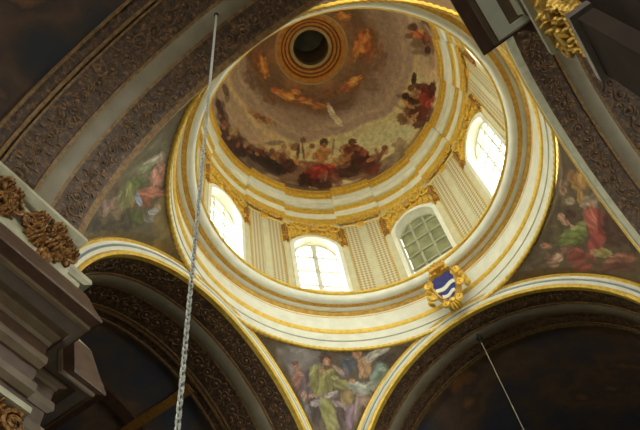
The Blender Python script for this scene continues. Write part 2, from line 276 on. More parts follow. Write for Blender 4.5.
DOME_PAINT="""0.8305 0.2418 -0.72 -0.06 -0.19 -1.26 92 56 48 0.85 0.7
0.2639 0.231 -0.88 -0.07 0.24 -1.28 96 58 50 0.85 0.7
1.2275 0.2318 -0.94 -0.22 -0.05 -1.31 62 44 44 0.85 0.7
1.5973 0.1672 0.09 1.12 -1.25 -0.4 70 48 48 0.85 0.7
1.8051 0.2667 -0.83 1.9 -1.12 -0.46 78 54 54 0.8 0.8
-0.5956 0.2737 -0.11 -0.94 1.39 -0.36 84 46 42 0.7 0.8
-1.2362 0.3048 0.11 -1.26 1.6 -0.47 96 58 44 0.7 0.8
-0.0962 0.0569 -1.42 0.14 0.09 -1.99 120 100 88 0.7 0.8
2.109 0.9753 0.13 2.37 -1.19 -0.17 120 76 44 0.6 1
-1.054 1.0167 0.41 -1.5 1.15 0.12 128 80 44 0.6 1
0.884 1.064 -0.89 -0.04 -0.01 -2.77 124 78 44 0.6 1
-0.2443 1.0254 -1.59 -0.43 0.96 -2.65 124 78 46 0.6 1
1.9428 1.0489 -0.51 4.89 -2.13 -0.49 208 132 36 0.9 0.8
2.1197 1.0236 -0.56 3.72 -2.63 -0.68 150 80 40 0.6 1
-1.1105 1.0342 1.02 -2.97 2.05 0.33 190 105 35 0.9 0.9
-1.0057 0.9766 0.1 -4.18 2.37 -0.25 160 85 40 0.7 1
-0.9333 1.1096 0.78 -5.41 2.33 0.08 208 132 36 0.6 1
-0.2857 1.0305 -2.74 -0.84 2.14 -5.25 208 132 36 0.95 0.8
-0.09 1.0462 -2.82 -0.64 1.6 -5.4 165 90 35 0.7 1
1.1531 1.0392 -2.28 0.07 -0.72 -5.46 208 132 36 0.95 0.8
0.7968 1.0512 -3.3 -0.29 0.37 -7.36 190 115 45 0.8 0.8
0.5289 0.9916 -2.49 -0.7 1.77 -6.07 170 105 45 0.8 0.8
1.4091 1.012 -4.42 0.67 -2.22 -7.03 190 100 35 0.8 0.8
-1.7782 1.1095 2.88 -1.88 3.21 3.78 208 132 36 0.8 1
1.3975 0.9074 -2.71 0.51 -2.05 -5.12 125 70 40 0.6 1
0.2303 1.0833 -3.06 -1.23 2.34 -5.15 130 75 40 0.6 1
0.9973 1.1105 -4.55 0.4 -1.37 -8.83 225 140 50 0.8 0.6
-0.3552 1.0324 -5.33 -2.0 4.99 -10.25 225 150 60 0.8 0.6
-0.8471 0.8636 0.47 -3.46 1.69 -0.06 105 70 50 0.6 1
1.8567 0.8577 -0.23 3.69 -1.97 -0.47 95 65 55 0.6 1
0.1527 0.9348 -1.48 -0.69 2.17 -3.95 105 75 55 0.5 1
-0.4502 0.8559 -1.5 -2.15 2.56 -1.59 110 80 60 0.5 1
0.329 0.9148 -8.29 0.95 -0.35 -2.72 215 205 180 0.9 0.5
0.2783 0.7971 -7.6 1.81 -0.82 -2.97 215 205 182 0.9 0.5
0.314 0.8486 -3.37 -3.0 8.14 -7.84 195 185 160 0.8 0.6
1.5288 0.6723 -4.62 -0.21 -1.71 -6.33 165 130 75 0.7 0.7
1.4453 0.6807 -4.94 2.62 -5.33 -5.68 150 95 50 0.9 0.6
1.3561 0.6989 -5.59 0.42 -2.38 -6.55 120 70 40 0.9 0.6
1.2838 0.7133 -5.69 0.18 -1.84 -6.66 165 115 65 0.8 0.6
1.2108 0.7234 -5.5 0.8 -3.01 -7.68 150 125 80 0.7 0.7
1.3808 0.6597 -6.1 2.73 -7.41 -8.78 185 140 85 0.8 0.6
1.2354 0.6781 -6.71 2.18 -6.01 -9.38 175 155 110 0.6 0.7
1.849 0.3007 -1.65 3.74 -3.52 -1.46 66 42 46 0.9 0.5
1.925 0.3157 -2.77 3.49 -4.85 -2.21 66 42 46 0.9 0.5
1.9662 0.5097 0.37 4.75 -4.11 -1.1 66 42 46 0.75 0.6
1.8864 0.4895 -3.72 4.15 -4.55 -2.41 90 60 55 0.6 0.7
1.779 0.256 -0.6 3.48 -5.0 -1.85 66 42 46 0.95 0.5
1.7039 0.1499 0.14 2.47 -3.15 -1.09 66 42 46 0.95 0.5
1.6242 0.3065 -3.03 1.11 -3.88 -2.82 175 150 95 0.8 0.8
1.7537 0.2437 -4.25 1.73 -5.39 -3.24 150 110 75 0.6 0.7
1.6067 0.1382 -3.1 -0.87 -0.84 -2.54 66 42 46 0.95 0.5
1.5305 0.2783 -4.98 1.32 -5.58 -4.54 92 56 42 0.95 0.5
1.4229 0.2559 -2.72 -0.64 -0.46 -2.84 66 42 46 0.95 0.45
1.483 0.1474 -3.55 -0.98 -0.6 -3.02 48 36 40 0.95 0.4
1.4291 0.3357 -4.6 1.15 -5.31 -5.17 170 140 90 0.6 0.8
1.2985 0.2494 -3.05 -0.64 -0.45 -2.95 52 38 40 0.95 0.4
1.3636 0.3363 -5.8 -0.4 -2.39 -5.44 120 75 60 0.8 0.6
1.2914 0.3504 -6.75 1.21 -4.41 -5.45 110 62 45 0.9 0.5
1.2203 0.3577 -6.02 0.88 -2.94 -4.19 95 60 45 0.9 0.5
1.1629 0.2598 -2.43 -0.41 -0.41 -2.59 50 38 38 0.95 0.4
1.044 0.2408 -2.44 -0.46 -0.11 -3.08 48 36 38 0.95 0.4
1.0749 0.3947 -4.71 -0.21 -0.94 -3.54 140 95 65 0.9 0.6
1.1373 0.4281 -7.25 0.99 -3.85 -6.81 110 65 45 0.9 0.5
0.9969 0.3998 -4.59 0.25 -1.0 -2.56 95 55 45 0.9 0.6
1.1203 0.5315 -2.3 0.59 -4.79 -7.57 100 85 70 0.7 0.7
1.0089 0.5255 -7.52 0.78 -2.43 -6.32 150 110 70 0.8 0.6
0.9299 0.3216 -3.37 0.0 -0.8 -2.46 75 45 40 0.9 0.5
1.2583 0.4242 -4.09 0.84 -4.17 -5.7 170 140 95 0.6 0.8
0.9576 0.4828 -7.66 0.47 -2.06 -6.25 205 185 135 0.8 0.6
0.844 0.4956 -14.83 -0.97 -0.18 -2.12 90 58 38 0.9 0.4
0.7868 0.5256 -19.19 1.88 -0.64 -2.14 105 70 45 0.85 0.4
0.8805 0.5568 -4.64 0.18 -1.13 -4.89 105 62 45 0.8 0.6
0.7853 0.6458 -7.79 0.01 -0.82 -6.79 110 68 45 0.8 0.6
0.717 0.5416 -9.06 1.53 -1.76 -4.82 205 180 130 0.85 0.5
0.7434 0.484 -7.93 -0.39 -0.5 -6.36 190 140 90 0.8 0.6
0.6784 0.5863 -7.88 -0.56 -0.04 -7.68 120 70 50 0.85 0.5
0.5773 0.4817 -3.66 -0.49 0.27 -2.37 176 122 62 0.95 0.5
0.5053 0.5069 -5.57 1.51 -2.87 -6.19 170 115 65 0.9 0.5
0.6556 0.4746 -7.43 -2.87 2.15 -4.27 165 108 60 0.9 0.5
0.5295 0.6157 -5.33 -0.84 0.74 -4.77 70 42 32 0.95 0.4
0.5302 0.583 -9.04 -1.42 1.2 -7.61 165 110 70 0.9 0.4
0.4397 0.5402 -18.63 -6.26 0.83 -1.84 150 105 60 0.8 0.4
0.6326 0.1728 -1.45 -0.18 0.11 -1.55 80 44 40 0.95 0.4
0.6062 0.2914 -1.74 -0.22 0.23 -2.43 160 36 34 0.98 0.5
0.7427 0.2267 -2.56 0.78 -1.92 -2.16 132 34 34 0.95 0.5
0.709 0.2681 -2.45 0.97 -2.42 -2.5 125 36 36 0.9 0.5
0.5031 0.2501 -2.21 -1.59 2.85 -1.85 120 50 46 0.9 0.5
0.7885 0.1524 -3.19 0.46 -1.34 -1.87 58 34 36 0.95 0.5
0.4851 0.1342 -4.92 0.25 -0.48 -1.7 130 84 70 0.85 0.6
0.631 0.1149 -3.12 -0.4 0.19 -2.43 70 40 42 0.8 0.5
0.6155 0.2266 -11.96 -2.95 0.71 -1.92 120 90 80 0.6 0.5
0.3203 0.5079 -3.83 0.91 -2.27 -6.27 150 95 60 0.9 0.5
0.3276 0.4147 -3.17 -1.95 1.66 -1.63 95 52 42 0.9 0.5
0.2067 0.5352 -5.46 -1.94 2.61 -4.8 84 52 38 0.95 0.4
0.2044 0.4982 -9.12 -3.18 4.16 -7.49 165 110 70 0.9 0.4
0.2195 0.4316 -2.02 -1.01 1.92 -2.28 112 56 42 0.95 0.5
0.3145 0.3852 -2.51 0.73 -3.52 -6.89 175 120 65 0.75 0.5
0.1928 0.2882 -1.57 -0.89 1.58 -1.37 82 50 50 0.95 0.4
0.3346 0.2369 -1.76 -0.08 0.14 -2.09 70 46 44 0.95 0.4
0.1582 0.1962 -2.48 -0.72 1.4 -1.86 85 48 44 0.95 0.4
0.1005 0.1068 -3.12 -0.14 0.69 -2.49 105 46 38 0.95 0.4
0.3904 0.3865 -5.86 -1.32 1.24 -3.54 165 130 80 0.7 0.6
0.0295 0.2156 -6.58 -6.5 3.03 -1.44 110 72 46 0.9 0.4
-0.0324 0.2504 -4.98 -7.25 3.25 -1.23 125 80 50 0.9 0.4
-0.0691 0.2757 -6.08 -2.74 5.12 -4.92 115 70 48 0.9 0.5
0.0195 0.2944 -11.99 -1.24 1.47 -4.31 140 95 60 0.8 0.5
-0.0627 0.0616 -1.82 0.19 -0.03 -2.33 142 126 105 0.75 0.7
-0.2149 0.1308 -3.17 0.43 0.03 -1.64 135 118 95 0.75 0.8
0.016 0.0271 -3.2 0.15 0.41 -3.42 120 105 95 0.7 0.7
-0.6145 0.3558 -1.38 -1.89 4.58 -2.23 72 38 32 0.95 0.4
-0.7268 0.1956 -0.39 -1.6 2.52 -0.82 140 38 34 0.95 0.5
-0.7787 0.2766 -0.87 -1.82 4.89 -1.96 105 42 36 0.95 0.5
-0.5914 0.4726 -2.47 -3.67 6.6 -3.33 62 36 34 0.95 0.4
-0.494 0.3513 -2.64 -2.73 4.32 -2.45 120 75 50 0.9 0.5
-0.5376 0.2437 -2.31 -0.82 2.44 -2.12 80 44 36 0.95 0.5
-0.5021 0.2486 -3.91 -0.14 5.58 -10.2 190 150 100 0.8 0.4
-0.5386 0.3528 -0.75 -4.02 17.6 -4.82 190 150 105 0.8 0.4
-0.7988 0.4388 -1.23 -6.14 3.5 -1.1 60 34 34 0.95 0.4
-0.6976 0.4456 -2.12 -4.14 6.9 -3.0 110 64 46 0.9 0.5
-0.7523 0.3786 -2.17 -4.74 8.0 -3.25 78 40 36 0.9 0.5
-0.8169 0.1445 0.32 -3.17 2.85 -0.75 88 38 36 0.95 0.5
-0.5002 0.1411 -2.98 0.03 1.49 -2.5 88 50 42 0.95 0.5
-0.3837 0.3721 -4.05 -1.37 2.35 -2.76 110 66 48 0.85 0.6
-0.6175 0.1544 0.14 -2.3 3.18 -0.71 100 36 34 0.9 0.5
-0.6523 0.3459 -2.95 -4.43 11.64 -5.4 180 130 85 0.7 0.5
-1.2837 0.3636 1.84 -2.16 4.87 -0.04 190 95 40 0.95 0.6
-1.3495 0.408 1.7 -3.0 5.98 -0.69 85 50 40 0.9 0.6
-1.2604 0.2458 1.54 -3.17 4.17 -0.95 95 50 40 0.9 0.5
-1.1549 0.2471 0.99 -3.76 6.35 -1.66 62 38 36 0.95 0.4
-1.06 0.191 -0.47 -3.67 3.21 -1.11 150 120 85 0.6 0.7
-1.2384 0.5045 1.42 -4.13 8.09 -1.0 120 75 45 0.8 0.6
-1.2307 0.1488 -0.04 -4.62 2.61 -0.92 120 60 40 0.8 0.5
1.2049 0.4052 -11.73 1.92 -5.72 -8.61 190 140 95 0.9 0.5
1.0493 0.4711 -12.43 1.33 -4.08 -9.19 196 146 98 0.9 0.5
0.9553 0.4484 -10.85 -1.67 0.01 -4.53 186 128 78 0.85 0.5
1.1155 0.3511 -8.03 -1.31 -0.89 -10.46 180 128 82 0.85 0.5
1.2934 0.2951 -10.13 -2.24 -0.83 -9.52 176 128 88 0.85 0.5
1.4416 0.2815 -9.18 1.96 -8.11 -7.53 184 138 96 0.85 0.5
1.521 0.2132 -11.15 -0.84 -3.6 -4.81 140 90 70 0.85 0.5
0.866 0.4103 -9.39 1.29 -1.64 -3.6 196 140 80 0.85 0.5
0.8036 0.3604 -5.87 -1.76 2.79 -8.19 178 120 74 0.8 0.5
0.7093 0.3684 -8.04 -0.65 -0.18 -4.48 150 96 60 0.85 0.5
0.4563 0.3796 -8.07 -0.47 0.12 -3.66 176 130 84 0.85 0.5
0.3551 0.472 -11.51 -2.91 2.3 -6.13 196 148 98 0.85 0.5
0.1774 0.4484 -7.26 -2.58 5.27 -8.72 168 80 56 0.85 0.5
0.1416 0.3649 -5.99 -3.89 4.13 -3.5 150 74 52 0.85 0.5
0.1167 0.2537 -6.12 -0.37 1.89 -8.45 176 120 80 0.8 0.5
0.3693 0.3037 -4.07 0.13 -0.87 -8.77 128 86 74 0.8 0.5
0.5163 0.3426 -4.61 -1.38 3.83 -8.26 190 58 48 0.85 0.5
0.6616 0.332 -4.7 0.42 -3.29 -9.75 196 64 52 0.85 0.5
0.5769 0.2226 -16.96 -4.42 1.08 -2.54 160 120 104 0.7 0.5
-0.0579 0.2267 -6.68 -6.32 7.02 -3.57 176 124 84 0.85 0.5
-0.5269 0.4262 -5.66 -6.85 7.29 -4.0 190 142 98 0.85 0.5
-0.6426 0.404 -5.43 -3.17 11.64 -9.38 176 126 84 0.85 0.5
-0.7132 0.3297 -3.75 -6.66 11.92 -5.13 184 134 92 0.85 0.5
-0.6822 0.1446 -1.43 -3.95 6.3 -2.17 168 52 44 0.85 0.5
-0.481 0.2468 -10.9 -1.74 3.11 -3.99 182 136 92 0.8 0.5
-1.3272 0.2969 2.64 -4.47 12.23 -2.23 226 150 80 0.85 0.5
-1.2528 0.4185 3.0 -7.69 12.24 -1.89 206 150 98 0.85 0.5
-1.2874 0.2156 3.43 -6.06 6.25 -1.46 160 80 50 0.85 0.5
1.6436 0.1701 -7.58 1.62 -9.99 -6.6 176 130 92 0.85 0.5
1.7368 0.2018 -6.6 2.14 -10.69 -6.44 168 122 88 0.85 0.5
1.8379 0.2486 -6.81 3.55 -11.35 -6.18 150 110 84 0.8 0.5
1.3727 0.2587 -8.1 -1.64 -2.0 -9.19 120 84 72 0.8 0.5
0.9412 0.5665 -12.71 0.97 -2.92 -9.74 186 138 94 0.85 0.5
2.0248 1.0493 -0.06 12.3 -3.94 -0.63 236 160 70 0.8 0.7
-1.1859 1.0065 4.46 -8.24 4.23 1.3 228 150 66 0.8 0.7
-0.9684 1.0592 -0.12 -10.64 5.89 -0.66 232 156 70 0.8 0.7
-0.313 1.0288 -5.42 -1.81 5.7 -13.0 240 170 84 0.8 0.7
1.0638 1.0377 -4.59 -0.04 -1.18 -15.67 240 168 80 0.8 0.7
0.7143 1.0252 -5.74 -0.91 2.46 -18.22 224 150 74 0.8 0.7
1.3559 1.0096 -7.47 0.79 -4.55 -17.77 226 150 72 0.8 0.7
-1.7511 1.0944 6.59 -4.54 8.4 9.15 236 164 80 0.8 0.7
-0.3633 1.3405 -3.13 -6.7 2.39 -1.03 120 74 44 0.5 1
-0.9995 0.8602 3.18 -10.19 2.56 0.2 150 96 52 0.6 1"""
PEND_FRONT="""0.7319 0.294 -5.6 3.16 -1.84 11.93 124 114 112 0.95 0.7
0.5098 0.1856 -5.9 0.08 -2.63 25.26 88 74 58 0.8 0.8
0.3764 0.2206 -8.24 -2.4 1.35 23.87 92 78 58 0.7 0.8
0.819 0.3502 -32.21 27.19 -6.44 51.47 150 100 78 0.95 0.4
0.8141 0.334 -33.54 27.17 -13.2 95.31 95 65 45 0.8 0.5
0.8596 0.4081 -18.72 25.91 -0.22 24.09 146 96 82 0.95 0.45
0.8929 0.4604 -21.32 27.08 -2.98 45.48 110 76 74 0.9 0.5
0.78 0.4396 -14.79 8.35 -1.98 17.1 104 82 92 0.95 0.45
0.7793 0.5423 -10.6 5.45 -1.2 16.2 72 54 52 0.9 0.5
0.9408 0.5476 -9.89 -0.45 -3.91 29.74 112 106 106 0.9 0.5
0.8629 0.485 -26.43 32.86 -2.39 45.78 165 130 115 0.85 0.5
0.6145 0.4057 -7.66 0.66 -1.55 13.1 140 134 66 0.98 0.4
0.6742 0.3883 -21.24 20.26 1.51 17.13 118 112 60 0.8 0.5
0.5667 0.3657 -32.12 19.2 4.22 33.34 170 150 90 0.8 0.6
0.4169 0.4162 -7.51 1.49 3.95 38.49 136 128 70 0.98 0.4
0.5062 0.391 -35.33 11.99 1.71 22.69 105 98 55 0.7 0.6
0.5495 0.2818 -20.2 2.33 -1.75 22.84 92 62 44 0.98 0.35
0.5456 0.3047 -33.51 7.09 0.36 30.67 172 120 90 0.98 0.4
0.5489 0.3329 -38.9 5.02 -3.74 69.21 96 66 50 0.9 0.4
0.5117 0.2962 -68.42 1.75 -1.87 37.68 95 65 48 0.8 0.5
0.6139 0.4886 -4.76 -3.19 -7.96 48.46 122 98 112 0.95 0.4
0.5227 0.4676 -9.42 -9.71 -17.98 87.77 185 165 165 0.8 0.5
0.719 0.5099 -10.19 3.08 -6.62 77.31 160 145 150 0.85 0.5
0.394 0.5133 -6.69 7.49 10.15 68.63 150 130 135 0.9 0.5
0.5723 0.5552 -8.55 -5.41 -1.21 13.39 140 136 72 0.98 0.4
0.4808 0.5888 -10.37 -14.64 -2.29 24.77 150 144 84 0.8 0.5
0.2185 0.5628 -13.31 -6.52 0.57 16.79 140 112 135 0.95 0.4
0.3615 0.5711 -14.88 -10.16 -0.46 19.0 88 66 66 0.9 0.5
0.1362 0.5375 -16.51 -9.44 1.26 19.87 130 106 96 0.8 0.6
0.3167 0.4808 -11.7 -6.07 0.17 26.4 152 126 76 0.95 0.5
0.197 0.4395 -7.36 -2.1 5.01 36.52 146 154 148 0.95 0.45
0.2098 0.4243 -10.27 -2.8 19.71 134.06 196 200 190 0.8 0.4
0.0988 0.4893 -9.09 -2.07 5.52 40.2 152 128 112 0.9 0.5
0.3425 0.2389 -30.37 -11.39 1.77 23.97 178 126 88 0.98 0.4
0.3635 0.2042 -31.48 -13.48 -7.88 39.07 120 80 50 0.9 0.45
0.2337 0.3324 -17.98 -15.62 -0.6 15.91 166 124 84 0.95 0.45
0.2505 0.295 -34.47 -21.39 3.4 39.69 178 140 100 0.8 0.5
0.379 0.3139 -14.44 1.89 6.79 23.18 76 80 92 0.95 0.45
0.4033 0.356 -23.58 -5.89 0.04 34.55 110 96 110 0.8 0.5
0.4473 0.3445 -12.59 10.41 33.87 73.6 170 140 120 0.8 0.5
0.1915 0.2502 -11.6 -12.32 -10.25 28.56 176 170 158 0.95 0.4
0.2257 0.2783 -18.21 -24.0 -17.01 18.03 160 152 142 0.9 0.5
0.0955 0.312 -13.92 -23.04 -7.58 15.19 84 70 58 0.9 0.6
0.0649 0.3625 -14.59 -20.78 -0.25 21.52 112 132 124 0.95 0.45
0.0635 0.4021 -14.79 -18.01 1.74 25.84 120 136 128 0.9 0.5
0.08 0.4298 -15.95 -19.27 2.69 52.69 150 150 140 0.8 0.5
0.089 0.2963 -13.69 -19.2 -5.5 30.32 70 58 50 0.7 0.6
0.5665 0.2728 -144.24 22.22 -13.2 143.38 60 40 32 0.8 0.4
0.525 0.2738 -144.42 7.86 -9.32 141.88 60 40 32 0.8 0.4
0.5448 0.2982 -135.89 14.66 -5.6 84.79 196 148 112 0.8 0.4
0.5977 0.3505 -39.51 10.45 -5.6 87.34 176 126 94 0.9 0.4
0.6676 0.3556 -37.23 41.42 5.93 23.64 164 158 92 0.8 0.5
0.5593 0.424 -48.0 1.45 -1.63 21.95 112 106 56 0.8 0.4
0.6649 0.4283 -47.83 38.7 0.38 21.51 116 110 58 0.8 0.4
0.4784 0.3849 -26.92 6.78 7.6 90.29 168 160 98 0.8 0.5
0.3047 0.4013 -29.97 -6.34 9.96 89.41 178 128 96 0.95 0.4
0.7577 0.4799 -27.01 24.15 -4.84 110.25 176 130 100 0.9 0.4
0.8023 0.3835 -26.72 38.53 11.37 99.3 176 126 100 0.85 0.4
0.3802 0.2739 -34.47 -22.23 -25.55 66.06 96 102 116 0.8 0.5
0.2481 0.3599 -56.73 -22.66 4.8 31.85 190 148 106 0.7 0.5
0.1997 0.221 -20.07 -20.01 -34.27 66.89 206 200 188 0.85 0.4
0.2079 0.274 -22.52 -27.87 -46.29 69.71 196 188 174 0.8 0.4
0.0683 0.352 -29.5 -48.4 -13.91 86.13 150 168 160 0.8 0.5
0.7028 0.237 -12.54 4.84 -14.68 49.21 150 140 136 0.6 0.7
0.7436 0.3934 -65.89 56.42 -0.82 23.94 78 60 66 0.8 0.5
0.433 0.4418 -14.93 6.25 13.98 122.97 96 90 52 0.8 0.5
0.1704 0.5193 -44.0 -21.21 1.77 25.9 168 140 160 0.7 0.5"""
PEND_LEFT="""0.6778 0.3959 4.15 -7.65 -5.0 -3.4 112 108 84 0.8 0.8
0.2864 0.2259 -1.83 -8.22 -6.09 -1.5 122 104 62 0.85 0.8
0.1187 0.2563 -4.56 -15.69 -10.79 -5.98 128 106 56 0.8 0.8
0.527 0.1602 2.29 -7.61 -8.26 1.42 104 94 70 0.7 0.8
0.6874 0.3656 9.31 -18.14 -25.35 0.8 172 166 150 0.92 0.45
0.6682 0.3944 11.36 -22.08 -23.31 -8.27 140 150 110 0.8 0.5
0.6594 0.306 1.83 -39.69 -19.31 16.28 160 140 125 0.7 0.6
0.5442 0.3148 -1.51 -19.57 -13.46 8.22 182 128 110 0.95 0.45
0.5966 0.3002 6.14 -32.79 -25.5 14.09 176 128 108 0.9 0.5
0.4395 0.3586 2.89 -13.29 -21.24 2.14 172 106 84 0.95 0.45
0.3761 0.3855 -5.99 -18.36 -19.08 13.11 140 84 60 0.9 0.5
0.4164 0.2817 8.96 -19.79 -49.0 -8.34 170 110 88 0.9 0.45
0.4419 0.2328 0.73 -25.8 -41.64 3.62 84 54 44 0.95 0.4
0.4519 0.2183 2.26 -48.86 -75.31 6.61 150 100 75 0.8 0.5
0.4586 0.4363 11.02 -63.71 -13.01 4.22 120 140 176 0.95 0.4
0.3839 0.4122 8.77 -65.31 -22.42 2.48 150 165 190 0.85 0.4
0.5591 0.4649 -3.92 -19.28 -9.8 15.15 110 120 66 0.95 0.45
0.4876 0.498 -3.5 -12.1 -6.1 10.76 118 120 70 0.95 0.5
0.4423 0.5328 -3.73 -20.81 -6.55 11.56 130 122 86 0.85 0.6
0.5615 0.4272 2.59 -31.15 -18.53 15.97 92 104 58 0.85 0.5
0.2334 0.4342 1.64 -23.14 -11.71 -2.8 84 92 50 0.9 0.5
0.2873 0.3302 11.59 -23.36 -36.66 -24.07 158 164 172 0.92 0.45
0.2306 0.359 -2.9 -30.76 -31.7 -5.22 120 120 120 0.8 0.5
0.3179 0.3021 -3.81 -44.15 -36.67 -2.68 170 150 130 0.8 0.5
0.4564 0.5756 -6.0 -18.5 -7.2 19.1 140 112 98 0.9 0.5
0.5455 0.6247 -4.65 -15.17 -8.02 28.54 132 104 102 0.95 0.45
0.4997 0.6499 -2.41 -21.82 -9.02 30.01 98 80 70 0.9 0.5
0.2748 0.5414 0.09 -15.36 -8.73 5.45 116 98 74 0.9 0.6
0.2455 0.5942 -2.29 -15.46 -7.02 12.8 86 74 58 0.9 0.6
0.1969 0.4891 3.19 -28.05 -9.89 -3.63 70 62 50 0.8 0.6
0.3396 0.6803 -3.4 -6.76 -4.58 21.05 64 56 50 0.9 0.6
0.1599 0.5419 -0.16 -12.49 -12.98 3.66 72 62 52 0.8 0.7
0.6526 0.562 8.7 -31.89 -8.95 -3.19 92 70 60 0.8 0.6
0.5358 0.482 -7.58 -65.15 -13.51 19.77 146 146 92 0.8 0.5
0.484 0.5162 -14.85 -54.34 -10.11 19.31 90 92 54 0.8 0.5
0.4008 0.4512 1.62 -78.83 -17.17 9.12 150 120 84 0.8 0.5
0.5749 0.3338 -2.81 -60.83 -28.47 21.06 206 156 136 0.8 0.5
0.4404 0.3369 7.1 -34.91 -96.76 10.07 192 132 108 0.8 0.4
0.6926 0.3472 15.5 -28.16 -74.36 3.12 198 192 178 0.85 0.4
0.4315 0.2468 0.73 -54.19 -84.7 7.22 174 120 92 0.85 0.4
0.4008 0.5977 -11.5 -55.11 -10.34 26.26 158 130 118 0.7 0.5
0.3008 0.4754 7.84 -83.64 -18.84 1.08 70 66 48 0.8 0.5
0.2852 0.3747 -4.14 -75.55 -20.58 -0.05 96 88 70 0.8 0.5"""
PEND_RIGHT="""0.2311 0.3019 -1.36 8.4 8.0 9.86 112 92 66 0.8 0.8
0.5681 0.2548 -2.58 14.02 6.09 -0.04 92 80 56 0.7 0.8
0.1359 0.3187 -1.62 18.14 13.68 21.27 172 126 58 0.92 0.6
0.0307 0.3451 -1.43 40.21 22.98 45.43 188 142 70 0.85 0.6
0.1655 0.2706 -2.33 26.07 23.26 29.62 150 104 54 0.85 0.6
0.3177 0.2197 -7.65 25.58 35.44 26.38 156 122 98 0.92 0.5
0.2879 0.2012 -4.95 19.17 40.94 31.26 140 110 88 0.8 0.6
0.211 0.3939 -0.53 20.72 14.42 20.5 156 136 116 0.92 0.5
0.068 0.4269 -2.11 23.97 17.96 43.6 130 110 95 0.8 0.6
0.2331 0.338 -7.72 48.23 14.48 20.12 176 130 60 0.85 0.5
0.3337 0.285 -15.22 15.72 28.18 39.13 165 145 125 0.85 0.5
0.4163 0.308 -6.78 23.16 27.81 21.96 78 50 42 0.95 0.4
0.4709 0.2586 -12.66 31.2 34.28 17.05 178 138 112 0.95 0.45
0.4895 0.2957 3.96 31.44 44.04 -3.13 170 128 104 0.9 0.5
0.5375 0.3738 -4.55 9.76 12.14 16.63 118 130 64 0.97 0.45
0.6214 0.3678 -4.53 12.31 22.91 18.66 110 118 56 0.95 0.45
0.4476 0.3938 -9.59 17.48 15.49 31.12 134 140 84 0.85 0.5
0.3392 0.461 -6.27 11.37 3.05 10.27 158 70 60 0.97 0.45
0.3462 0.4216 -13.98 15.4 5.22 16.98 176 92 80 0.8 0.5
0.2435 0.4873 -10.12 17.46 4.33 17.93 128 52 48 0.85 0.5
0.5906 0.4904 -3.35 26.44 5.98 5.96 150 64 58 0.95 0.45
0.7571 0.4358 -1.61 21.65 11.36 -5.13 122 58 48 0.95 0.5
0.8718 0.488 -4.15 24.32 11.13 4.47 132 66 56 0.85 0.5
0.209 0.5332 -5.26 7.23 2.89 16.92 78 52 42 0.95 0.5
0.3054 0.5698 -1.62 16.09 7.53 24.2 84 58 48 0.9 0.6
0.6229 0.5333 -2.37 22.21 13.39 16.18 148 138 80 0.95 0.45
0.6568 0.4963 -8.54 53.31 22.41 25.36 170 140 95 0.85 0.5
0.5475 0.6129 -1.52 12.61 8.23 30.05 142 88 70 0.95 0.5
0.737 0.6214 -1.19 13.06 8.3 19.18 96 60 50 0.9 0.6
0.7962 0.3644 -12.26 42.28 20.83 0.96 184 148 124 0.95 0.45
0.8591 0.3617 -4.88 34.55 27.83 -21.8 150 110 90 0.85 0.5
0.6896 0.2515 -8.94 25.85 46.98 -9.92 160 110 84 0.9 0.5
0.7849 0.3088 -18.22 49.16 27.43 -2.52 120 86 66 0.8 0.6
0.7117 0.3718 -12.08 25.07 17.93 23.26 132 90 76 0.85 0.5
0.8242 0.2789 -8.38 19.95 16.45 -4.13 84 72 52 0.7 0.8
-0.0085 0.6399 -1.93 30.77 2.78 16.87 66 46 40 0.85 0.6
0.3125 0.2182 -29.71 101.82 156.65 117.84 84 60 50 0.7 0.4
0.4965 0.3632 -15.07 25.08 51.78 84.24 160 168 104 0.8 0.5
0.5445 0.4039 -12.63 30.74 55.49 88.5 92 102 50 0.8 0.5
0.2873 0.4298 -30.24 43.21 7.59 23.56 196 112 98 0.7 0.5
0.3575 0.4858 -26.99 52.27 6.04 23.22 112 46 42 0.8 0.5
0.4688 0.4325 -30.32 99.19 11.08 19.46 120 52 46 0.8 0.5
0.4929 0.3436 5.48 58.86 83.51 -6.53 186 146 120 0.85 0.4
0.1045 0.3231 5.56 90.94 24.36 34.64 206 164 92 0.8 0.5
0.2445 0.3798 -6.11 38.85 64.09 101.26 186 164 142 0.8 0.5
0.5628 0.5912 -3.85 28.84 32.16 101.6 176 116 94 0.8 0.5
0.6862 0.4301 -1.04 41.51 58.32 -25.54 160 84 72 0.8 0.5
0.3274 0.2502 -16.19 57.19 72.2 58.52 110 84 64 0.7 0.5
0.0692 0.4448 -5.14 56.64 42.34 109.12 160 138 118 0.8 0.5
0.5442 0.2356 -15.68 31.11 70.9 19.03 120 98 70 0.7 0.6"""
# ------------------------------------------------------------------ measurements (metres; z counted from the foot of the drum)
CAM = (-8.74689, -2.52632, -15.75225); CANG = (-1.15143, 2.61421, -0.23336); FPX = 707.73
ARCHES = {   # azimuth, distance of its plane, inner radius, height of its springing, shift of the soffit bands
    'left':  (PI / 2, 4.97, 4.345, -4.51, 0.0), 'right': (0.0, 4.97, 4.345, -4.51, -.14),
    'near':  (PI, 4.94, 4.195, -4.265, 0.0),    'upper': (-PI / 2, 4.82, 4.033, -4.725, 0.0)}
AW = .475                                            # width of an archivolt
DOME_R, DOME_Z, DOME_H = 4.27, 8.63, 4.99
FZ = -ZO

